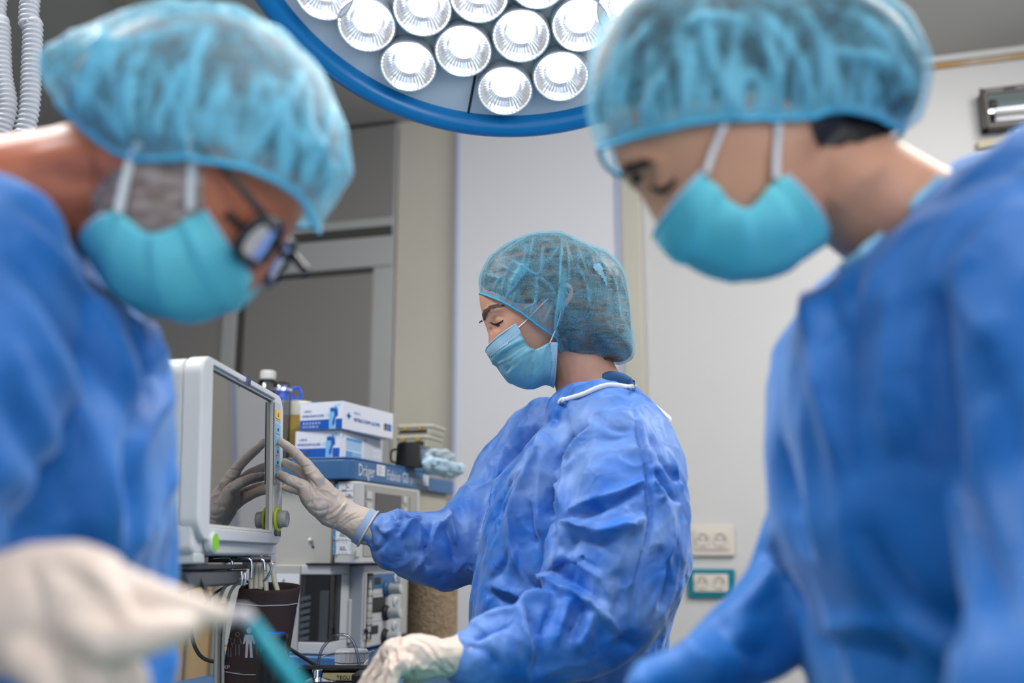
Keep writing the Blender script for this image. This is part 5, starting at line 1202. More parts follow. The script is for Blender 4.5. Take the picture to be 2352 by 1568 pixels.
# mask
Ynm = Yw - 0.064
mo, mme, mvs, na_, nb_ = facemask('face_mask', wom, [z3(*p) for p in ((400, 762), (432, 840), (455, 885), (482, 925), (512, 944), (560, 938), (612, 912), (650, 896), (688, 898))],
    [z3(*p) for p in ((176, 958), (190, 990), (215, 1022), (245, 1060), (272, 1092), (310, 1140), (360, 1188), (420, 1212), (480, 1222), (560, 1212), (604, 1200), (664, 1217))], Ynm, Yw, m_mask, 0.0085)
sculpt(mme, [([z3(*p) for p in q], w, a, 1.4) for q, w, a in ((((505, 955), (400, 1040), (300, 1105)), .0016, -.004), (((512, 960), (440, 1080), (380, 1170)), .0018, .004), (((515, 965), (470, 1080), (440, 1190)), .0014, -.0035), (((522, 965), (515, 1090), (500, 1200)), .0016, .004), (((530, 965), (550, 1080), (570, 1190)), .0014, -.003), (((470, 920), (360, 1000), (250, 1050)), .0014, .003), (((560, 950), (600, 1050), (620, 1150)), .0014, .0025), (((440, 880), (330, 960), (230, 1010)), .0012, -.003), (((520, 1060), (500, 1140), (505, 1180)), .002, -.003))])
patch(mme, [z3(*p) for p in ((396, 758), (170, 955), (203, 1002), (425, 835), (415, 800))], 0.0009, 'top_band', m_hem, mo); patch(mme, [z3(*p) for p in ((640, 890), (695, 890), (670, 1225), (622, 1200), (650, 1080))], 0.0009, 'chin_band', m_hem, mo)
omk = onmesh(mme)
for ln_ in (((198, 988), (300, 908), (415, 812)), ((214, 1004), (310, 928), (425, 832)), ((640, 925), (655, 1060), (628, 1190)), ((660, 925), (676, 1060), (650, 1200)), ((418, 830), (470, 925), (508, 962)), ((520, 965), (570, 950), (640, 920))):
    b = MB(); q = []
    for (x0, y0), (x1, y1) in zip(ln_[:-1], ln_[1:]):
        n_ = max(3, int(math.hypot(x1-x0, y1-y0)/9))
        for k in range(n_):
            if k % 2: continue
            a0 = omk(*z3(x0+(x1-x0)*k/n_, y0+(y1-y0)*k/n_), 0.0009); a1 = omk(*z3(x0+(x1-x0)*(k+.9)/n_, y0+(y1-y0)*(k+.9)/n_), 0.0009); b.cyl(a0, a1, 0.00028, n=5)
    b.build('stitching', m_stitch, mo, world=True)['kind'] = 'stuff'
def strap(pts, r, parent, m=None): MB().tube([Vector(p) for p in pts], r, 8, 6, flat=0.6).build('ear_loop', m or m_strap, parent, smooth=True, world=True)
oc = onmesh(me)
strap([P(*z3(412, 790), Ynm-.001), P(*z3(480, 726), Ynm-.007), P(*z3(575, 628), Ynm-.014), P(*z3(660, 545), Ynm-.017)], 0.0014, mo)
strap([P(*z3(634, 905), Ynm-.003), P(*z3(655, 860), Ynm-.006), P(*z3(700, 740), Ynm-.012), P(*z3(720, 660), Ynm-.017)], 0.0014, mo)
# gown
def build_gown(name, parts, voxel, sm, strokes, cr, parent, m):
    b = MB(); parts(b); g = union(b, voxel, sm)
    for c in cr: crumple(g, *c)
    sculpt(g, strokes); smooth_me(g, 1, 0.25); o = mkobj(name, g, m, parent, smooth=True, world=True); return o, g
def wparts(b):
    torso(b, [(908, 1335, 1440, .055), (922, 1296, 1476, .085), (945, 1278, 1498, .13), (985, 1242, 1524, .18), (1040, 1198, 1546, .205), (1100, 1150, 1562, .205), (1200, 1110, 1574, .195), (1300, 1085, 1584, .185), (1380, 1070, 1560, .18), (1450, 1072, 1535, .18), (1560, 1078, 1520, .18),
              ('z', 0.86, -0.07, 0.26, 0.18, 1.8), ('z', 0.6, -0.08, 0.28, 0.2, 1.8), ('z', 0.38, -0.09, 0.29, 0.21, 1.8)], 1.80)
    b.limb(PL([(1330, 955, 1.72), (1400, 985, 1.67), (1424, 1060, 1.62), (1428, 1160, 1.585), (1420, 1270, 1.565), (1400, 1370, 1.55), (1320, 1450, 1.52), (1220, 1480, 1.49), (1130, 1500, 1.46), (1092, 1508, 1.45)]), [0.06, 0.085, 0.097, 0.104, 0.108, 0.098, 0.076, 0.064, 0.055, 0.047], 24, 6)
    b.limb(PL([(1260, 985, 1.93), (1200, 1060, 1.97), (1130, 1190, 1.93), (1060, 1255, 1.88), (965, 1262, 1.83), (896, 1232, 1.80), (865, 1219, 1.79)]), [0.065, 0.078, 0.086, 0.074, 0.060, 0.054, 0.034], 24, 6)
z4 = lambda x, y: (1000 + x/2.214, 860 + y/2.214)
z2 = lambda x, y: (740 + x/6.534, 1080 + y/6.534)
GS = []
def gs(pts, w, a, f=z4, sh=1.25): GS.append(([f(*p) for p in pts], w*1.0, a*1.35, sh))
V = -1
gs(((805, 240), (720, 300), (640, 360), (605, 440), (600, 520)), 0.009, -0.016); gs(((840, 215), (740, 320), (680, 420), (665, 520)), 0.008, 0.008); gs(((700, 420), (660, 560), (650, 700)), 0.006, 0.008); gs(((600, 520), (585, 650), (580, 800), (590, 930)), 0.010, -0.017)
gs(((620, 560), (640, 620), (600, 700)), 0.006, 0.007)
gs(((620, 200), (560, 330), (480, 470), (410, 640), (385, 800), (400, 940), (470, 1060)), 0.009, 0.012); gs(((590, 240), (500, 390), (400, 540), (340, 680), (300, 820)), 0.007, -0.007); gs(((560, 330), (545, 500), (520, 700), (540, 870)), 0.009, 0.008); gs(((480, 640), (480, 760), (520, 880)), 0.009, -0.01)
gs(((330, 430), (310, 560), (280, 700)), 0.006, 0.007); gs(((390, 520), (330, 640), (285, 770)), 0.005, -0.007); gs(((260, 1060), (330, 1090), (440, 1130)), 0.007, 0.008); gs(((250, 1100), (330, 1130), (430, 1170)), 0.008, -0.009); gs(((390, 880), (330, 1000), (250, 1060)), 0.009, -0.006); gs(((440, 1000), (500, 1080), (560, 1120)), 0.007, -0.008)
gs(((660, 705), (740, 665), (830, 635), (950, 595), (1070, 535)), 0.0045, 0.010); gs(((665, 735), (760, 705), (860, 670), (960, 625), (1080, 560)), 0.007, -0.011)
gs(((1010, 180), (1040, 330), (1070, 440), (1085, 560), (1092, 700), (1075, 850), (1030, 1030), (1005, 1180), (1000, 1320)), 0.004, -0.009); gs(((1030, 190), (1070, 340), (1100, 480), (1115, 640)), 0.005, 0.005)
gs(((1090, 540), (1160, 610), (1130, 640)), 0.004, 0.008); gs(((1085, 300), (1180, 470), (1255, 560)), 0.007, -0.007); gs(((1110, 470), (1200, 600), (1250, 650)), 0.007, -0.009); gs(((1180, 380), (1230, 520), (1260, 600)), 0.006, 0.007)
gs(((640, 840), (655, 780), (700, 755), (790, 790), (870, 800), (980, 770), (1080, 735)), 0.008, 0.014); gs(((700, 800), (690, 870), (660, 920)), 0.009, -0.012); gs(((720, 830), (830, 850), (960, 830)), 0.012, -0.008)
gs(((565, 1010), (600, 960), (650, 920), (700, 900)), 0.007, 0.011); gs(((565, 1000), (570, 1060), (610, 1100), (700, 1130), (790, 1160), (870, 1230), (930, 1310)), 0.008, 0.015); gs(((620, 1010), (690, 1040), (770, 1100), (860, 1180)), 0.009, -0.010); gs(((690, 900), (760, 980), (850, 1040), (900, 1160)), 0.011, 0.009)
gs(((600, 1130), (500, 1140), (435, 1175), (440, 1260), (465, 1340), (500, 1450)), 0.007, 0.013); gs(((470, 1190), (500, 1290), (520, 1400), (520, 1540)), 0.008, -0.012); gs(((600, 1150), (580, 1220), (530, 1330)), 0.006, -0.011); gs(((680, 1150), (640, 1260), (600, 1380)), 0.008, 0.010); gs(((750, 1160), (720, 1260), (680, 1340)), 0.008, -0.012); gs(((790, 1200), (770, 1300), (700, 1400)), 0.010, 0.008)
gs(((160, 1310), (240, 1250), (340, 1215), (420, 1215)), 0.006, 0.008); gs(((180, 1340), (280, 1290), (400, 1250)), 0.007, -0.010); gs(((150, 1380), (250, 1400), (320, 1500)), 0.008, -0.006); gs(((930, 1330), (1010, 1380), (1060, 1350)), 0.008, -0.008); gs(((900, 1000), (940, 1100), (920, 1200)), 0.012, -0.007); gs(((1180, 640), (1200, 820), (1160, 1000), (1100, 1200)), 0.007, 0.008); gs(((1140, 860), (1180, 1000), (1140, 1200)), 0.008, -0.007)
gs(((800, 190), (900, 270), (1010, 280)), 0.007, -0.005); gs(((820, 320), (900, 330), (1000, 300)), 0.006, -0.004)
# far sleeve
for p, w, a in ((((1040, 510), (1130, 640), (1140, 740)), .004, .008), (((920, 640), (1040, 590), (1120, 560)), .004, -.006), (((780, 780), (900, 900), (960, 945), (1060, 880)), .003, .006), (((1130, 760), (1090, 660), (1040, 600)), .004, -.008), (((1200, 950), (1290, 800), (1380, 740), (1480, 760)), .005, .008), (((1140, 800), (1160, 880), (1110, 950)), .004, -.007),
                (((1270, 700), (1400, 710), (1520, 765)), .004, -.008), (((1600, 1180), (1640, 1000), (1740, 840), (1800, 830), (1900, 700)), .006, .013), (((1660, 780), (1640, 950), (1590, 1140), (1500, 1200)), .005, -.011), (((1900, 560), (1900, 700), (1960, 900), (2020, 1100)), .006, .009), (((1850, 820), (1940, 1000), (2000, 1200), (2000, 1400)), .007, -.008),
                (((1560, 1270), (1430, 1400), (1360, 1520)), .005, .009), (((1600, 1190), (1570, 1290), (1600, 1500)), .005, -.009), (((720, 1240), (900, 1130), (960, 980)), .004, -.006), (((1220, 960), (1240, 1150), (1300, 1280)), .004, -.005), (((1440, 800), (1460, 950), (1440, 1200)), .005, .006), (((700, 900), (720, 1080), (700, 1280)), .004, -.007), (((620, 950), (640, 1150), (660, 1300)), .004, .005)):
    gs(p, w, a, z2)
gown_w, gme = build_gown('surgical_gown', wparts, 0.0037, 2, GS, [(6, 0.016, (1, 1, 0.45), 1, 'vor'), (11, 0.0055, (1, 1, 0.5), 2, 'ridge'), (26, 0.0028, (1, 1, 0.8), 6, 'ridge')], wom, m_gown)
og = onmesh(gme)
b = MB(); q = [og(*z3(*p), 0.003) for p in ((708, 1334), (760, 1312), (830, 1292), (900, 1270), (960, 1244), (1020, 1224), (1070, 1216), (1140, 1222), (1200, 1232), (1245, 1244))]
q2 = [Vector((v.x, 2*1.80 - v.y, v.z)) for v in q[::-1]]; b.tube(q + q2, 0.0042, 8, 3, closed=True, upv=(0, 0, 1), flat=0.5); b.build('neck_binding', m_trim, gown_w, smooth=True, world=True)
b = MB(); q = PL([(862, 1275), (900, 1232), (960, 1192), (1030, 1160), (1085, 1148), (1150, 1160), (1200, 1190), (1235, 1230)], z3, 1.728); q2 = [Vector((v.x, 2*1.79 - v.y, v.z)) for v in q[::-1]]
b.tube(q + q2, 0.011, 10, 4, closed=True, upv=(0, 0, 1), flat=0.5); b.build('scrub_collar', m_scrub, wom, smooth=True, world=True)
b = MB(); b.tube(PL([(1345, 1325), (1408, 1366), (1468, 1416), (1500, 1448), (1488, 1482), (1448, 1466), (1400, 1400)], z3, 1.76), 0.0052, 8, 6, flat=0.35); b.build('neck_tie', m_trim, gown_w, smooth=True, world=True)
b = MB(); b.tube(PL([(1190, 1235), (1200, 1195), (1215, 1190), (1232, 1225)], z3, 1.76), 0.003, 8, 4, flat=0.4); b.build('neck_tie', m_trim, gown_w, smooth=True, world=True)
# gloves
z7 = lambda x, y: (560 + x/5.228, 980 + y/5.228)
kp = hit(*z7(408, 182), mc + mn*0.0102, mn)
b = MB(); u_ = Vector((0.75, 0, 0.66))
b.limb([kp + mn*0.006] + PL([(560, 268, kp.y), (690, 385, 1.776), (780, 490, 1.776), (880, 640, 1.776)], z7), [0.0074, 0.0088, 0.0096, 0.0108, 0.014], 16, 6)
kt_ = hit(*z7(385, 590), mc + mn*0.009, mn)
b.limb([kt_ + mn*0.0085] + PL([(520, 622, 1.745), (630, 672, 1.745), (720, 730, 1.748), (790, 850, 1.755), (900, 960, 1.762)], z7), [0.0088, 0.0098, 0.0098, 0.0125, 0.017, 0.018], 16, 6)
b.limb(PL([(478, 425, 1.822), (550, 462, 1.812), (640, 510, 1.802), (740, 580, 1.795), (880, 700, 1.79)], z7), [0.0075, 0.0085, 0.0088, 0.0098, 0.012], 14, 5)
b.limb(PL([(490, 655, 1.835), (570, 692, 1.828), (680, 710, 1.822), (800, 760, 1.81), (920, 860, 1.80)], z7), [0.007, 0.0082, 0.009, 0.0095, 0.011], 14, 5)
b.limb(PL([(492, 722, 1.822), (570, 745, 1.818), (670, 770, 1.812), (780, 840, 1.80), (920, 940, 1.795)], z7), [0.0065, 0.0075, 0.0085, 0.009, 0.011], 14, 5)
b.limb(PL([(850, 660, 1.782), (905, 770, 1.782), (970, 880, 1.784), (1070, 990, 1.786), (1180, 1050, 1.787), (1300, 1120, 1.788), (1400, 1170, 1.789), (1490, 1222, 1.79)], z7), [(0.018, .014), (0.026, .016), (0.031, .018), (0.032, .020), (0.0285, .0225), (0.0285, .025), (.031, .028), (.0325, .029)], 26, 6, upv=u_)
g = union(b, 0.0016, 4)
GL = []
for p, w, a in ((((800, 640), (840, 680), (875, 720)), .0022, -.0028), (((800, 700), (815, 800), (800, 900), (770, 930)), .002, -.003), (((780, 690), (790, 800), (770, 880)), .003, .0018), (((720, 560), (790, 560), (850, 520)), .0016, .0013), (((690, 500), (760, 470), (840, 450)), .0016, -.0014), (((600, 380), (640, 310)), .0016, -.0009), (((850, 850), (950, 860), (1050, 900)), .003, .0016), (((840, 1000), (940, 1010), (1060, 960)), .0025, -.0018),
                (((1000, 1100), (1100, 1060), (1190, 960), (1230, 900)), .0025, .0018), (((980, 1080), (1080, 1020), (1180, 930)), .002, -.002), (((1080, 1190), (1140, 1090), (1220, 960)), .0022, -.003), (((850, 780), (950, 700), (1010, 700)), .0022, -.0015), (((900, 760), (1000, 760), (1120, 850)), .0022, .0014), (((640, 680), (690, 700), (720, 690)), .0015, -.0012), (((560, 600), (600, 650)), .0012, -.0009), (((880, 960), (830, 880), (860, 800)), .002, .0012), (((920, 1120), (1000, 1150), (1060, 1180)), .002, .0012), (((1150, 1150), (1260, 1060), (1380, 1010)), .0018, .001), (((1180, 1210), (1290, 1120), (1400, 1080)), .0018, -.001)):
    GL.append(([z7(*k) for k in p], w, a))
sculpt(g, GL); crumple(g, 60, 0.0009, (1, 1, 1), 5, 'ridge'); glo = mkobj('surgical_glove', g, m_glove, wom, smooth=True, world=True)
def ring(c0, c1, ra, rb, upv, name, m, parent, tr=None):
    b = MB(); b.tube([Vector(c0), Vector(c1)], [(ra, rb), (ra, rb)], 28, 1, upv=upv, cap=False); o = b.build(name, m, parent, smooth=True, world=True); return o
cA = P(*z7(1410, 1175), 1.789); cB = P(*z7(1480, 1216), 1.79); dv = (cB-cA).normalized()
ring(cA, cB, .0340, .0305, u_, 'inner_cuff', mat('cuff_pale_blue', srgb(168, 194, 230), .6), glo)
b = MB(); w_ = dv.cross((u_ - dv*u_.dot(dv)).normalized()); uu = (u_ - dv*u_.dot(dv)).normalized()
b.tube([cB + dv*0.002 + uu*(0.0345*math.cos(t)) + w_*(0.031*math.sin(t)) for t in [2*PI*k/16 for k in range(16)]], 0.0018, 8, 3, closed=True); b.build('rolled_rim', m_glove, glo, smooth=True, world=True)
# resting hand
z8 = lambda x, y: (820 + x/7.35, 1420 + y/7.35)
b = MB()
b.limb(PL([(640, 600, 1.45), (840, 640, 1.445), (1050, 660, 1.44), (1250, 665, 1.44), (1430, 670, 1.44), (1620, 650, 1.44), (1830, 625, 1.445)], z8), [(.022, .028), (.030, .034), (.0325, .036), (.030, .032), (.0255, .027), (.027, .028), (.031, .031)], 26, 6, upv=(0, 0, 1))
for p, r_ in ((((700, 470, 1.47), (520, 540, 1.48), (330, 790, 1.475), (150, 1040, 1.47), (20, 1280, 1.465)), (.015, .0115, .0098, .0092, .0075)), (((720, 560, 1.45), (560, 640, 1.452), (420, 850, 1.45), (290, 1080, 1.445), (190, 1300, 1.44)), (.016, .0120, .0102, .0095, .008)),
              (((760, 680, 1.425), (600, 780, 1.42), (500, 980, 1.415), (400, 1180, 1.41), (330, 1350, 1.41)), (.016, .0118, .0102, .009, .008)), (((800, 780, 1.405), (660, 900, 1.40), (590, 1090, 1.395), (540, 1280, 1.395)), (.015, .011, .0098, .008)), (((1150, 760, 1.46), (1000, 960, 1.465), (880, 1140, 1.465), (760, 1300, 1.46)), (.018, .0135, .011, .009))):
    b.limb(PL(p, z8), list(r_), 14, 5)
g = union(b, 0.0018, 4)
GL = []
for p, w, a in ((((470, 540), (520, 660), (530, 800), (500, 880)), .002, -.0035), (((540, 620), (560, 800), (620, 1000)), .003, .003), (((640, 500), (640, 650), (680, 760)), .003, -.0022), (((840, 520), (880, 640), (890, 820)), .003, -.0025), (((950, 340), (1180, 440), (1300, 600), (1380, 740)), .003, -.0025), (((900, 400), (1100, 480), (1230, 640)), .003, .002), (((1000, 720), (1100, 850), (1200, 800)), .003, .003), (((960, 740), (930, 900), (940, 1020)), .003, -.0035),
                (((1430, 400), (1450, 560), (1430, 720)), .003, .002), (((1480, 700), (1560, 800), (1620, 880)), .003, -.0025), (((1300, 760), (1420, 900), (1540, 960)), .003, -.003), (((380, 720), (260, 880), (120, 1060)), .0018, -.003), (((450, 900), (330, 1000), (280, 1088)), .0018, -.003), (((700, 820), (660, 920), (680, 1040)), .003, -.002)):
    GL.append(([z8(*k) for k in p], w, a))
sculpt(g, GL); crumple(g, 50, 0.0012, (1, 1, 1), 9, 'ridge'); mkobj('surgical_glove', g, m_glove, wom, smooth=True, world=True)
shoes(wom, 0.12, 1.80, -1)

# ------------------------------------------------------------------ man in glasses (left, near)
Ym = 0.86
man = person('person', 'man with glasses and grey stubble on the left, bent forward in a blue gown', (-0.48, 0.9, 0))
mo_ = [(768, 330), (735, 420), (700, 470), (668, 530), (632, 560), (612, 600), (585, 650), (520, 690), (400, 712), (310, 690), (250, 620), (222, 540), (225, 450), (200, 350), (175, 260), (200, 170), (290, 95), (420, 62), (560, 68), (670, 120), (740, 210)]
mcx = (450, 330)
def wf_m(px, py): 
    k = 1.0 - 0.22*max(0, min(1, (py-430)/250)) - 0.10*max(0, min(1, (px-600)/150)); return k
hb = genell(mo_, mcx, Ym, 0.076, 120, 40, 0.95, 1.0, 1, wf_m); b = MB(); b.add(hb.v, hb.f)
b.limb(PL([(640, 540, Ym), (612, 585, Ym), (580, 622, Ym), (560, 650, Ym)]), [0.007, 0.009, 0.012, 0.011], 14, 5)
b.limb(PL([(300, 400, .87), (160, 440, .88), (0, 485, .89), (-160, 570, .9)]), [0.056, 0.060, 0.066, 0.085], 24, 6)
b.limb([P(-150, 640, 0.76), P(-160, 560, 0.9), P(-120, 640, 1.04)], [0.06, 0.08, 0.06], 20, 5)
b.limb([P(-80, 700, .76), P(-150, 1050, .72), P(-250, 1380, .68), P(-120, 1430, .655), P(-60, 1435, .655)], [0.05, 0.044, 0.036, 0.022, 0.02], 16, 5)
b.limb([P(-60, 700, 1.04), P(120, 1020, 1.04), P(270, 1250, 1.01), P(315, 1400, .98), P(322, 1560, .94)], [0.04, 0.036, 0.026, 0.016, 0.013], 16, 5)
legs_body(b, -0.62, -0.42, 0.9, 0.86, 1.14)
ear(b, P(352, 290, Ym-0.062), 0.058, 0.72, 1)
me = union(b, 0.0036, 3)
sculpt(me, [([(628, 540), (604, 520)], 0.012, -0.006), ([(560, 470), (600, 500), (640, 520)], 0.008, 0.003), ([(100, 400), (200, 420), (290, 440)], 0.012, -0.004), ([(60, 370), (160, 360), (250, 370)], 0.012, 0.004), ([(180, 520), (240, 440), (290, 390)], 0.01, -0.004)])
body = mkobj('body', me, m_skinm, man, smooth=True, world=True); om = onmesh(me)
patch(me, [(255, 395), (300, 372), (430, 372), (470, 400), (466, 470), (440, 560), (340, 600), (230, 600), (205, 520), (215, 440)], 0.0012, 'stubble', m_beard, body)
patch(me, [(520, 480), (575, 520), (615, 548), (608, 560), (560, 545), (512, 498)], 0.0012, 'eyebrow', m_brow, body)
cap_m = [(105, 182), (128, 132), (230, 88), (330, 50), (420, 30), (560, 40), (660, 88), (740, 170), (788, 275), (806, 370), (790, 430), (745, 490), (705, 560), (620, 640), (500, 650), (370, 580), (255, 455), (185, 340), (140, 250)]
mcc = (480, 290)
hme = cutpoly(genell([(mcx[0]+(x-mcx[0])*1.035, mcx[1]+(y-mcx[1])*1.035) for x, y in mo_], (450, 330), Ym, 0.0785, 100, 40, 0.95, 1.0, 1, wf_m), [(-100, 230), (130, 230), (200, 290), (265, 335), (320, 350), (420, 350), (560, 290), (600, 330), (680, 400), (900, 430), (900, 900), (-100, 900)], Ym)
mkobj('hair', hme, m_hairm, man, smooth=True, world=True)
cme = cutpoly(genell(cap_m, mcc, Ym, 0.095, 240, 90, 0.93, 1.0, 1), [(95, 200), (140, 248), (200, 306), (265, 352), (320, 368), (400, 365), (480, 371), (560, 385), (640, 420), (690, 455), (715, 502), (740, 560), (740, 900), (-100, 900), (-100, 200)], Ym)
rim = rimloop(cme); co = getco(cme); dr_, _t = polydist(co, rim + rim[:1])
fo = np.zeros(len(co))
S = []
for k in range(30):
    x = 180 + k*19.5; yb = 330 + max(0, (x-450))*0.42 - max(0, 300-x)*0.6
    S.append(([(x + random.uniform(-8, 8), yb), (x + random.uniform(-20, 30), yb-70), (x + random.uniform(-40, 60) + (450-x)*0.12, yb - random.uniform(120, 250))], random.uniform(0.0018, 0.0045), random.uniform(0.0015, 0.0035), 1.5))
for p in (((420, 350), (425, 250), (450, 150), (480, 60)), ((300, 300), (290, 200), (340, 110)), ((180, 240), (200, 170), (260, 110)), ((560, 380), (640, 260), (700, 160)), ((680, 440), (740, 340), (770, 240)), ((200, 110), (330, 90), (450, 60)), ((130, 150), (220, 230), (300, 330))): S.append((list(p), 0.005, 0.004, 1.6))
fo = sculpt(cme, S, fo); crumple(cme, 26, 0.003, (1, 1, 0.5), 3, 'ridge')
fo = fo*0.7 + np.exp(-(dr_/0.006)**2)*0.7; setattr_(cme, 'fold', fo)
capo = mkobj('surgical_cap', cme, m_capb, man, smooth=True, world=True); MB().tube(rim, 0.0022, 8, 1, closed=True).build('elastic_band', m_band, capo, smooth=True, world=True)
Ymn = Ym - 0.062
mo, mme, *_ = facemask('face_mask', man, [(470, 480), (448, 492), (415, 510), (380, 530), (352, 538), (325, 528), (296, 505), (268, 486), (240, 492)],
    [(584, 640), (572, 668), (545, 695), (510, 712), (470, 724), (430, 732), (385, 732), (330, 718), (290, 700), (250, 660), (228, 625), (209, 590)], Ymn, Ym, m_maskb, 0.006)
strap([P(437, 482, Ymn-.002), P(438, 430, Ymn-.006), P(442, 370, Ymn-.012), P(430, 300, Ymn-.02)], 0.0042, mo); strap([P(272, 490, Ymn-.002), P(285, 430, Ymn-.006), P(300, 372, Ymn-.010), P(320, 330, Ymn-.016)], 0.0042, mo)
# glasses
gl = thing('glasses', 'black framed glasses worn by the man on the left', 'glasses', P(620, 560, Ym))
m_fr = mat('glasses_black', srgb(24, 24, 34), 0.25); m_ln = clearmat('glasses_lens', (0.16, 0.15, 0.19), 0.12, 0.2)
b = MB(); b.tube([P(440, 330, Ym-.080), P(512, 388, Ym-.078), P(560, 440, Ym-.074), P(604, 492, Ym-.070), P(632, 528, Ym-.064)], [0.0022, .0028, .0034, .0042, .005], 10, 6, flat=0.6, upv=(0, 0, 1)); b.build('temple', m_fr, gl, smooth=True, world=True)
b = MB(); b.tube([Vector((v.x, 2*Ym - v.y, v.z)) for v in [P(440, 330, Ym-.080), P(512, 388, Ym-.078), P(560, 440, Ym-.074), P(604, 492, Ym-.070), P(632, 528, Ym-.064)]], [0.0022, .0028, .0034, .0042, .005], 10, 6, flat=0.6, upv=(0, 0, 1)); b.build('temple', m_fr, gl, smooth=True, world=True)
ax = (P(640, 520, Ym) - P(592, 590, Ym)).normalized()
gcs = []
for sgn in (-1, 1):
    gcn = P(616, 580, Ym) + Vector((0, sgn*0.034, 0)) + Vector((0.004, 0, 0)) + (ax.cross(Vector((0, 1, 0))) * 0.0)
    lp_ = [gcn + ax*(0.021*math.copysign(abs(math.sin(t))**.8, math.sin(t))) + Vector((0, 0.028*math.copysign(abs(math.cos(t))**.8, math.cos(t)), 0)) + Vector((-0.010*abs(math.cos(t))*(1 if math.cos(t)*sgn > 0 else 0), 0, -0.004*abs(math.cos(t))*(1 if math.cos(t)*sgn > 0 else 0))) for t in [2*PI*k/16 for k in range(16)]]
    fr = MB().tube(lp_, 0.0040, 10, 3, closed=True).build('rim', m_fr, gl, smooth=True, world=True)
    b = MB(); b.add([gcn] + lp_, [(0, 1+k, 1+(k+1) % 16) for k in range(16)]); b.build('lens', m_ln, fr, smooth=True, world=True); gcs.append(gcn)
MB().tube([gcs[0] + Vector((0.003, .026, 0)) + ax*0.004, P(622, 580, Ym) + ax*0.008 + Vector((0.007, 0, 0)), gcs[1] + Vector((0.003, -.026, 0)) + ax*0.004], 0.0026, 8, 4).build('bridge', m_fr, gl, smooth=True, world=True)
# gown
def mparts(b):
    torso(b, [(395, -260, -60, .10), (440, -350, 40, .16), (500, -420, 105, .20), (590, -450, 190, .215), (660, -460, 240, .215), (720, -460, 305, .205), (760, -460, 345, .195), (850, -460, 362, .19), (1000, -450, 372, .18), (1120, -440, 370, .17), (1220, -430, 362, .17), (1300, -430, 330, .17), (1400, -430, 290, .17), (1560, -430, 260, .17),
              ('z', 0.86, -0.66, -0.33, .18, .9), ('z', 0.6, -0.67, -0.32, .2, .9), ('z', 0.38, -0.68, -0.31, .21, .9)], 0.90)
    b.limb(PL([(-60, 640, .78), (-110, 800, .74), (-180, 1050, .71), (-280, 1330, .68), (-190, 1430, .66), (-110, 1436, .655)]), [0.085, 0.088, 0.082, 0.066, 0.05, 0.038], 24, 6)
    b.limb(PL([(-20, 680, 1.04), (150, 950, 1.05), (250, 1150, 1.04), (300, 1300, 1.01), (318, 1400, .98), (325, 1520, .95), (315, 1600, .93)]), [0.08, 0.078, 0.066, 0.046, 0.032, 0.034, 0.03], 24, 6)
MS = [(list(p), w, a, 1.5) for p, w, a in ((((0, 600), (100, 800), (230, 1050), (275, 1270)), .014, .012), (((20, 560), (150, 760), (300, 950)), .012, -.010), (((60, 520), (190, 680), (280, 820), (330, 930)), .012, .009), (((290, 720), (335, 800), (350, 900), (310, 1020), (295, 1200)), .012, -.016), (((310, 700), (350, 760), (385, 850)), .006, .008),
    (((395, 900), (330, 1000), (300, 1150)), .010, .010), (((400, 1060), (370, 1180), (310, 1270)), .010, .010), (((390, 1140), (330, 1250)), .008, -.010), (((0, 900), (90, 1050), (180, 1230)), .014, -.010), (((0, 760), (60, 900), (150, 1080)), .012, .008), (((380, 860), (340, 850)), .008, -.006), (((0, 1150), (120, 1230), (250, 1262)), .014, -.012))]
gown_m, gmm = build_gown('surgical_gown', mparts, 0.0065, 3, MS, [(6, 0.016, (1, 1, 0.4), 11, 'vor'), (14, 0.005, (1, 1, 0.6), 12, 'ridge')], man, m_gownb)
# gloved hand holding the instrument
b = MB()
b.limb(PL([(-120, 1438, .655), (-30, 1420, .655), (70, 1405, .655), (170, 1400, .655), (255, 1405, .655)]), [(.034, .028), (.037, .026), (.043, .028), (.043, .028), (.034, .024)], 26, 6, upv=(0, 0, 1))
b.limb(PL([(225, 1350, .655), (310, 1372, .66), (400, 1393, .665), (470, 1406, .668), (518, 1414, .67)]), [.020, .0165, .0128, .0092, .0064], 16, 6)
b.limb(PL([(200, 1440, .64), (290, 1462, .635), (370, 1452, .645), (430, 1440, .655)]), [.020, .016, .0125, .008], 16, 6)
b.limb(PL([(200, 1480, .67), (280, 1540, .668), (300, 1600, .67), (250, 1640, .67)]), [.018, .014, .012, .010], 14, 6)
b.limb(PL([(140, 1500, .655), (220, 1570, .65), (220, 1640, .65), (160, 1670, .655)]), [.018, .014, .012, .010], 14, 6)
b.limb(PL([(60, 1500, .64), (130, 1580, .635), (130, 1650, .635), (80, 1680, .64)]), [.016, .013, .011, .009], 14, 6)
g = union(b, 0.0026, 4)
sculpt(g, [([(60, 1290), (90, 1400), (60, 1500)], .005, -.004), ([(120, 1290), (200, 1350), (280, 1440)], .006, -.004), ([(200, 1300), (260, 1360), (300, 1420)], .005, .004), ([(150, 1430), (220, 1480), (250, 1560)], .006, .004)])
mkobj('surgical_glove', g, m_glove, man, smooth=True, world=True); shoes(man, -0.52, 0.9, 1)
m_tealg = mat('teal_instrument', srgb(0, 150, 168), 0.3, nscale=0)
ins = thing('surgical_instrument', 'teal rod-shaped instrument with a clear tip held by the man on the left', 'instrument', P(580, 1440, .67))
b = MB(); b.tube(PL([(572, 1420, .67), (592, 1448, .67), (650, 1528, .66), (690, 1580, .655), (740, 1650, .65)]), [.0042, .0048, .005, .005, .0048], 16, 4); b.build('shaft', m_tealg, ins, smooth=True, world=True)
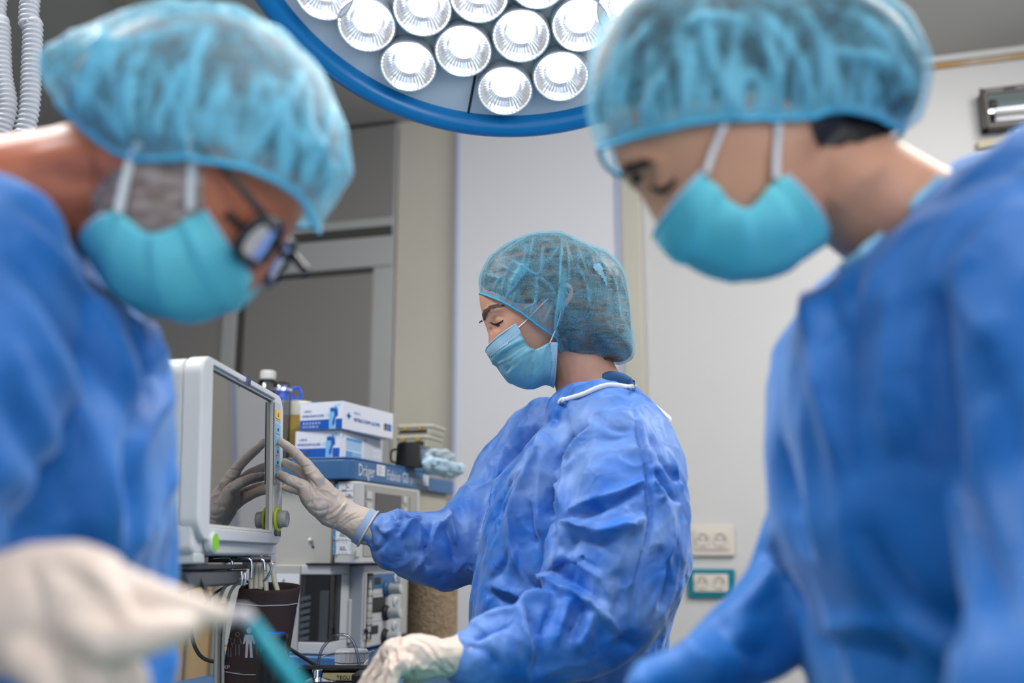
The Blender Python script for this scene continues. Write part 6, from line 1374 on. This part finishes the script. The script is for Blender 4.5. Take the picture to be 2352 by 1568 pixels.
b = MB(); b.tube(PL([(515, 1424, .672), (540, 1412, .67), (562, 1412, .67), (578, 1428, .67)]), [.0036, .0046, .0048, .0042], 14, 5); b.build('clear_tip', mat('tip_pale', srgb(196, 190, 196), 0.3), ins, smooth=True, world=True)

# ------------------------------------------------------------------ woman on the right (near)
Yr = 0.86
wr2 = person('person', 'woman on the right in a blue gown, looking down with hair bunched under her cap', (0.45, 0.9, 0))
ro = [(1392, 200), (1393, 300), (1412, 350), (1430, 400), (1452, 425), (1475, 440), (1500, 480), (1525, 540), (1570, 590), (1650, 625), (1730, 635), (1810, 600), (1860, 540), (1900, 440), (1950, 330), (1965, 200), (1920, 80), (1800, -30), (1660, -60), (1500, -20), (1420, 80)]
rcx = (1680, 250)
def wf_r(px, py): return 1.0 - 0.22*max(0, min(1, (py-350)/270)) - 0.12*max(0, min(1, (1500-px)/120))
hb = genell(ro, rcx, Yr, 0.072, 120, 40, 0.95, 1.0, 1, wf_r); b = MB(); b.add(hb.v, hb.f)
b.limb(PL([(1478, 440, Yr), (1508, 480, Yr), (1540, 525, Yr), (1562, 560, Yr)]), [0.005, 0.007, 0.008, 0.007], 14, 5)
b.limb(PL([(1860, 360, .87), (1960, 430, .88), (2060, 500, .89), (2180, 580, .9)]), [0.056, 0.056, 0.060, 0.07], 24, 6)
b.limb([P(2330, 680, .79), P(2290, 640, .9), P(2090, 720, 1.02)], [0.045, 0.065, 0.04], 20, 5)
b.limb([P(2330, 600, .76), P(2420, 950, .71), P(2460, 1250, .68), P(2420, 1480, .64), P(2370, 1680, .6)], [0.05, 0.044, 0.036, 0.026, 0.02], 16, 5)
b.limb([P(2000, 700, 1.04), P(1930, 1000, 1.05), P(1870, 1270, 1.02), P(1690, 1500, .96), P(1540, 1610, .92)], [0.04, 0.036, 0.028, 0.02, 0.014], 16, 5)
legs_body(b, 0.42, 0.62, 0.9, 0.86, 1.14)
ear(b, P(1745, 195, Yr-0.058), 0.056, -0.15, 1)
me = union(b, 0.0036, 3)
sculpt(me, [([(1478, 405), (1500, 420)], .009, -.005), ([(1440, 372), (1480, 365), (1530, 380)], .007, .003), ([(1512, 418)], .010, .004), ([(1900, 480), (1960, 420), (2040, 360)], .014, .004), ([(1850, 380), (1900, 330), (1960, 300)], .012, -.004)])
body = mkobj('body', me, m_skinr, wr2, smooth=True, world=True); om = onmesh(me)
patch(me, [(1425, 392), (1440, 376), (1475, 366), (1520, 372), (1478, 382), (1448, 398)], 0.0014, 'eyebrow', m_brow, body)
patch(me, [(1452, 405), (1466, 396), (1476, 402), (1470, 416), (1456, 418)], 0.0012, 'eyelashes', m_lash, body)
MB().tube([om(*p, 0.001) for p in ((1498, 428), (1512, 436), (1530, 434), (1546, 420), (1552, 408))], [.0012, .0026, .003, .0022, .001], 8, 4).build('eyelashes', m_lash, body, smooth=True, world=True)
patch(me, [(1850, 262), (1960, 262), (2060, 290), (2040, 310), (1960, 330), (1880, 340), (1862, 300)], 0.0016, 'nape_hair', m_hairr, body)
cap_r = [(1345, 200), (1355, 120), (1385, 50), (1450, -15), (1560, -75), (1700, -95), (1850, -60), (1960, -8), (2060, 48), (2118, 128), (2131, 195), (2118, 262), (2085, 300), (2010, 340), (1900, 430), (1700, 500), (1500, 490), (1400, 390), (1355, 280)]
rcc = (1720, 150)
hme = cutpoly(genell([(rcc[0]+(x-rcc[0])*0.955, rcc[1]+(y-rcc[1])*0.955) for x, y in cap_r], rcc, Yr, 0.078, 110, 44, 0.95, 1.0, 1), [(1200, 230), (1420, 230), (1500, 262), (1700, 255), (1730, 330), (1780, 345), (1830, 300), (1880, 272), (1960, 262), (2020, 282), (2100, 310), (2100, 700), (1200, 700)], Yr)
mkobj('hair', hme, m_hairr, wr2, smooth=True, world=True)
cme = cutpoly(genell(cap_r, rcc, Yr, 0.094, 240, 90, 0.93, 1.0, 1), [(1340, 345), (1388, 338), (1450, 318), (1560, 288), (1640, 276), (1750, 276), (1850, 272), (1900, 258), (1960, 254), (2020, 272), (2060, 292), (2090, 310), (2090, 700), (1200, 700), (1200, 345)], Yr)
rim = rimloop(cme); co = getco(cme); dr_, _t = polydist(co, rim + rim[:1]); fo = np.zeros(len(co)); S = []
for k in range(30):
    x = 1380 + k*22; yb = 312 - max(0, min(1, (x-1380)/260))*40
    S.append(([(x, yb), (x + random.uniform(-15, 25), yb-70), (x + random.uniform(-30, 50) + (x-1650)*-0.05, yb - random.uniform(110, 240))], random.uniform(0.0018, 0.0045), random.uniform(0.0015, 0.0035), 1.5))
for p in (((1690, 260), (1640, 140), (1600, 20)), ((1860, 250), (1830, 140), (1740, 20)), ((1900, 240), (1880, 100), (1830, 10)), ((1910, 120), (2000, 130), (2060, 150)), ((1400, 290), (1420, 160), (1500, 40)), ((1560, 60), (1650, 40), (1720, 60)), ((1960, 30), (2040, 100), (2100, 200))): S.append((list(p), 0.005, 0.004, 1.6))
fo = sculpt(cme, S, fo); crumple(cme, 26, 0.003, (1, 1, 0.5), 8, 'ridge'); fo = fo*0.7 + np.exp(-(dr_/0.008)**2)*0.8; setattr_(cme, 'fold', fo)
capo = mkobj('surgical_cap', cme, m_capb, wr2, smooth=True, world=True); MB().tube(rim, 0.0022, 8, 1, closed=True).build('elastic_band', m_band, capo, smooth=True, world=True)
Yrn = Yr - 0.060
mo, mme, *_ = facemask('face_mask', wr2, [(1610, 397), (1630, 415), (1658, 440), (1685, 468), (1708, 480), (1732, 470), (1760, 438), (1785, 412), (1808, 404)],
    [(1504, 530), (1520, 556), (1545, 580), (1580, 600), (1620, 617), (1670, 631), (1720, 638), (1765, 634), (1800, 622), (1840, 602), (1870, 582), (1890, 566)], Yrn, Yr, m_maskb, 0.006)
strap([P(1622, 400, Yrn-.001), P(1640, 345, Yrn-.005), P(1666, 285, Yrn-.010), P(1700, 230, Yrn-.016)], 0.0036, mo); strap([P(1783, 412, Yrn-.001), P(1784, 350, Yrn-.005), P(1788, 285, Yrn-.010), P(1780, 235, Yrn-.016)], 0.004, mo)
def rparts(b):
    torso(b, [(352, 2240, 2420, .08), (400, 2165, 2520, .14), (470, 2085, 2600, .18), (550, 2000, 2640, .20), (610, 1915, 2660, .205), (680, 1860, 2670, .205), (760, 1808, 2680, .205), (860, 1784, 2680, .20), (1000, 1776, 2680, .19), (1100, 1785, 2680, .18), (1200, 1790, 2680, .18), (1300, 1820, 2680, .18), (1400, 1862, 2680, .18), (1560, 1895, 2680, .18),
              ('z', 0.86, 0.30, 0.66, .18, .9), ('z', 0.6, 0.29, 0.67, .2, .9), ('z', 0.38, 0.28, 0.68, .21, .9)], 0.90)
    b.limb(PL([(2385, 592, .78), (2400, 700, .745), (2430, 900, .72), (2470, 1200, .69), (2440, 1440, .64), (2370, 1600, .6)]), [.084, .088, .085, .078, .062, .05], 24, 6)
    b.limb(PL([(2010, 740, 1.04), (1955, 920, 1.06), (1905, 1130, 1.05), (1850, 1300, 1.02), (1745, 1440, .98), (1630, 1520, .94), (1530, 1560, .92), (1480, 1580, .90)]), [.07, .068, .058, .053, .044, .035, .028, .02], 24, 6)
RS = [(list(p), w, a, 1.5) for p, w, a in ((((2170, 640), (2150, 800), (2180, 980), (2200, 1150), (2260, 1330), (2330, 1420)), .012, -.018), (((2120, 700), (2110, 900), (2150, 1100)), .012, .008), (((1960, 640), (1950, 800), (1960, 960), (1940, 1120)), .010, -.009), (((1860, 680), (1880, 850), (1920, 1000), (1945, 1140)), .012, .012), (((1900, 660), (1930, 820), (1945, 1000)), .008, -.007),
    (((2050, 640), (2040, 850), (2060, 1060)), .012, .010), (((2000, 1240), (2080, 1370), (2200, 1460)), .012, -.012), (((1960, 1240), (2060, 1400), (2180, 1500)), .012, .010), (((1900, 1455), (2000, 1440), (2090, 1470)), .010, .010), (((1880, 1480), (2000, 1475), (2100, 1500)), .010, -.008), (((1790, 1000), (1830, 1150), (1860, 1300)), .008, -.007), (((1730, 1240), (1800, 1330), (1850, 1400)), .010, -.010),
    (((1640, 1420), (1700, 1480), (1780, 1520)), .008, -.009), (((1560, 1450), (1600, 1500), (1650, 1560)), .008, .008), (((1780, 1230), (1760, 1330), (1700, 1400)), .008, .009), (((2240, 560), (2200, 650), (2300, 800)), .014, .010), (((2260, 850), (2320, 960), (2350, 1100)), .014, -.008))]
gown_r, gmr = build_gown('surgical_gown', rparts, 0.0065, 3, RS, [(6, 0.015, (1, 1, 0.4), 21, 'vor'), (14, 0.005, (1, 1, 0.6), 22, 'ridge')], wr2, m_gownb)
ogr = onmesh(gmr)
b = MB(); q = [ogr(x, y, 0.002, .8) for x, y in ((1935, 618), (1965, 600), (2000, 572), (2050, 528), (2100, 478), (2140, 438), (2170, 412))]; b.tube(q, 0.005, 8, 4, flat=.5, upv=(0, 0, 1)); b.build('neck_binding', mat('pale_blue_binding', srgb(140, 196, 226), .6), gown_r, smooth=True, world=True)
b = MB()
b.limb(PL([(1500, 1640, .905), (1440, 1690, .89), (1380, 1730, .88), (1320, 1770, .87)]), [(.026, .022), (.030, .018), (.036, .018), (.032, .016)], 22, 5, upv=(0, 0, 1))
for k in range(4): b.limb(PL([(1330, 1720-k*14, .86+k*.012), (1270, 1760-k*12, .86+k*.012), (1230, 1810-k*10, .855+k*.012)]), [.010, .009, .0075], 12, 4)
b.limb(PL([(1420, 1690, .85), (1350, 1770, .845), (1310, 1820, .845)]), [.012, .010, .008], 12, 4)
g = union(b, 0.0028, 3); mkobj('surgical_glove', g, m_glove, wr2, smooth=True, world=True)
b = MB(); b.limb(PL([(2370, 1700, .6), (2280, 1760, .6), (2200, 1810, .6)]), [(.03, .026), (.034, .02), (.036, .018)], 22, 5, upv=(0, 0, 1))
for k in range(4): b.limb(PL([(2210, 1790+k*26, .59+k*.012), (2140, 1830+k*24, .59+k*.012), (2100, 1880+k*20, .59+k*.012)]), [.010, .009, .0075], 12, 4)
b.limb(PL([(2280, 1830, .57), (2210, 1900, .565), (2160, 1940, .565)]), [.012, .010, .008], 12, 4)
g = union(b, 0.0028, 3); mkobj('surgical_glove', g, m_glove, wr2, smooth=True, world=True); shoes(wr2, 0.52, 0.9, -1)

# ------------------------------------------------------------------ operating table between them, below the frame
tb = thing('operating_table', 'operating table under a teal drape between the two bent figures', 'table', (-0.02, 0.95, 0))
dm = MB(); nx, ny = 26, 40; vs = []; 
for i in range(nx+1):
    for j in range(ny+1):
        u = -1 + 2*i/nx; v = -1 + 2*j/ny; ex = max(0, abs(u)-0.72)/0.28; ey = max(0, abs(v)-0.88)/0.12
        x = math.copysign(min(abs(u)/0.72, 1)*0.21 + 0.012*ex, u); y = math.copysign(min(abs(v)/0.88, 1)*0.46 + 0.012*ey, v)
        z = 0.90 - max(ex, ey)*0.42 + (0.02*math.exp(-((x)/0.13)**2) if max(ex, ey) == 0 else 0) + 0.004*mnoise.noise(Vector((x*9, y*9, 0)))
        k = 0.012*max(ex, ey)*math.sin((y if ex > ey else x)*60); vs.append(Vector((x + (k if ex > ey else 0), y + (k if ey >= ex else 0), z)))
dm.add(vs, [(i*(ny+1)+j, (i+1)*(ny+1)+j, (i+1)*(ny+1)+j+1, i*(ny+1)+j+1) for i in range(nx) for j in range(ny)])
dm.build('drape', mat('teal_drape', srgb(30, 130, 130), 0.75), tb, smooth=True)
MB().bb((-0.19, -0.43, 0.78), (0.19, 0.43, 0.86)).build('table_top', m_mgrey, tb, bevel=0.01); MB().bb((-0.09, -0.12, 0.12), (0.09, 0.12, 0.78)).build('column', m_mlight, tb, bevel=0.01); MB().bb((-0.17, -0.36, 0.0), (0.17, 0.36, 0.12)).build('base', m_mgrey, tb, bevel=0.02)
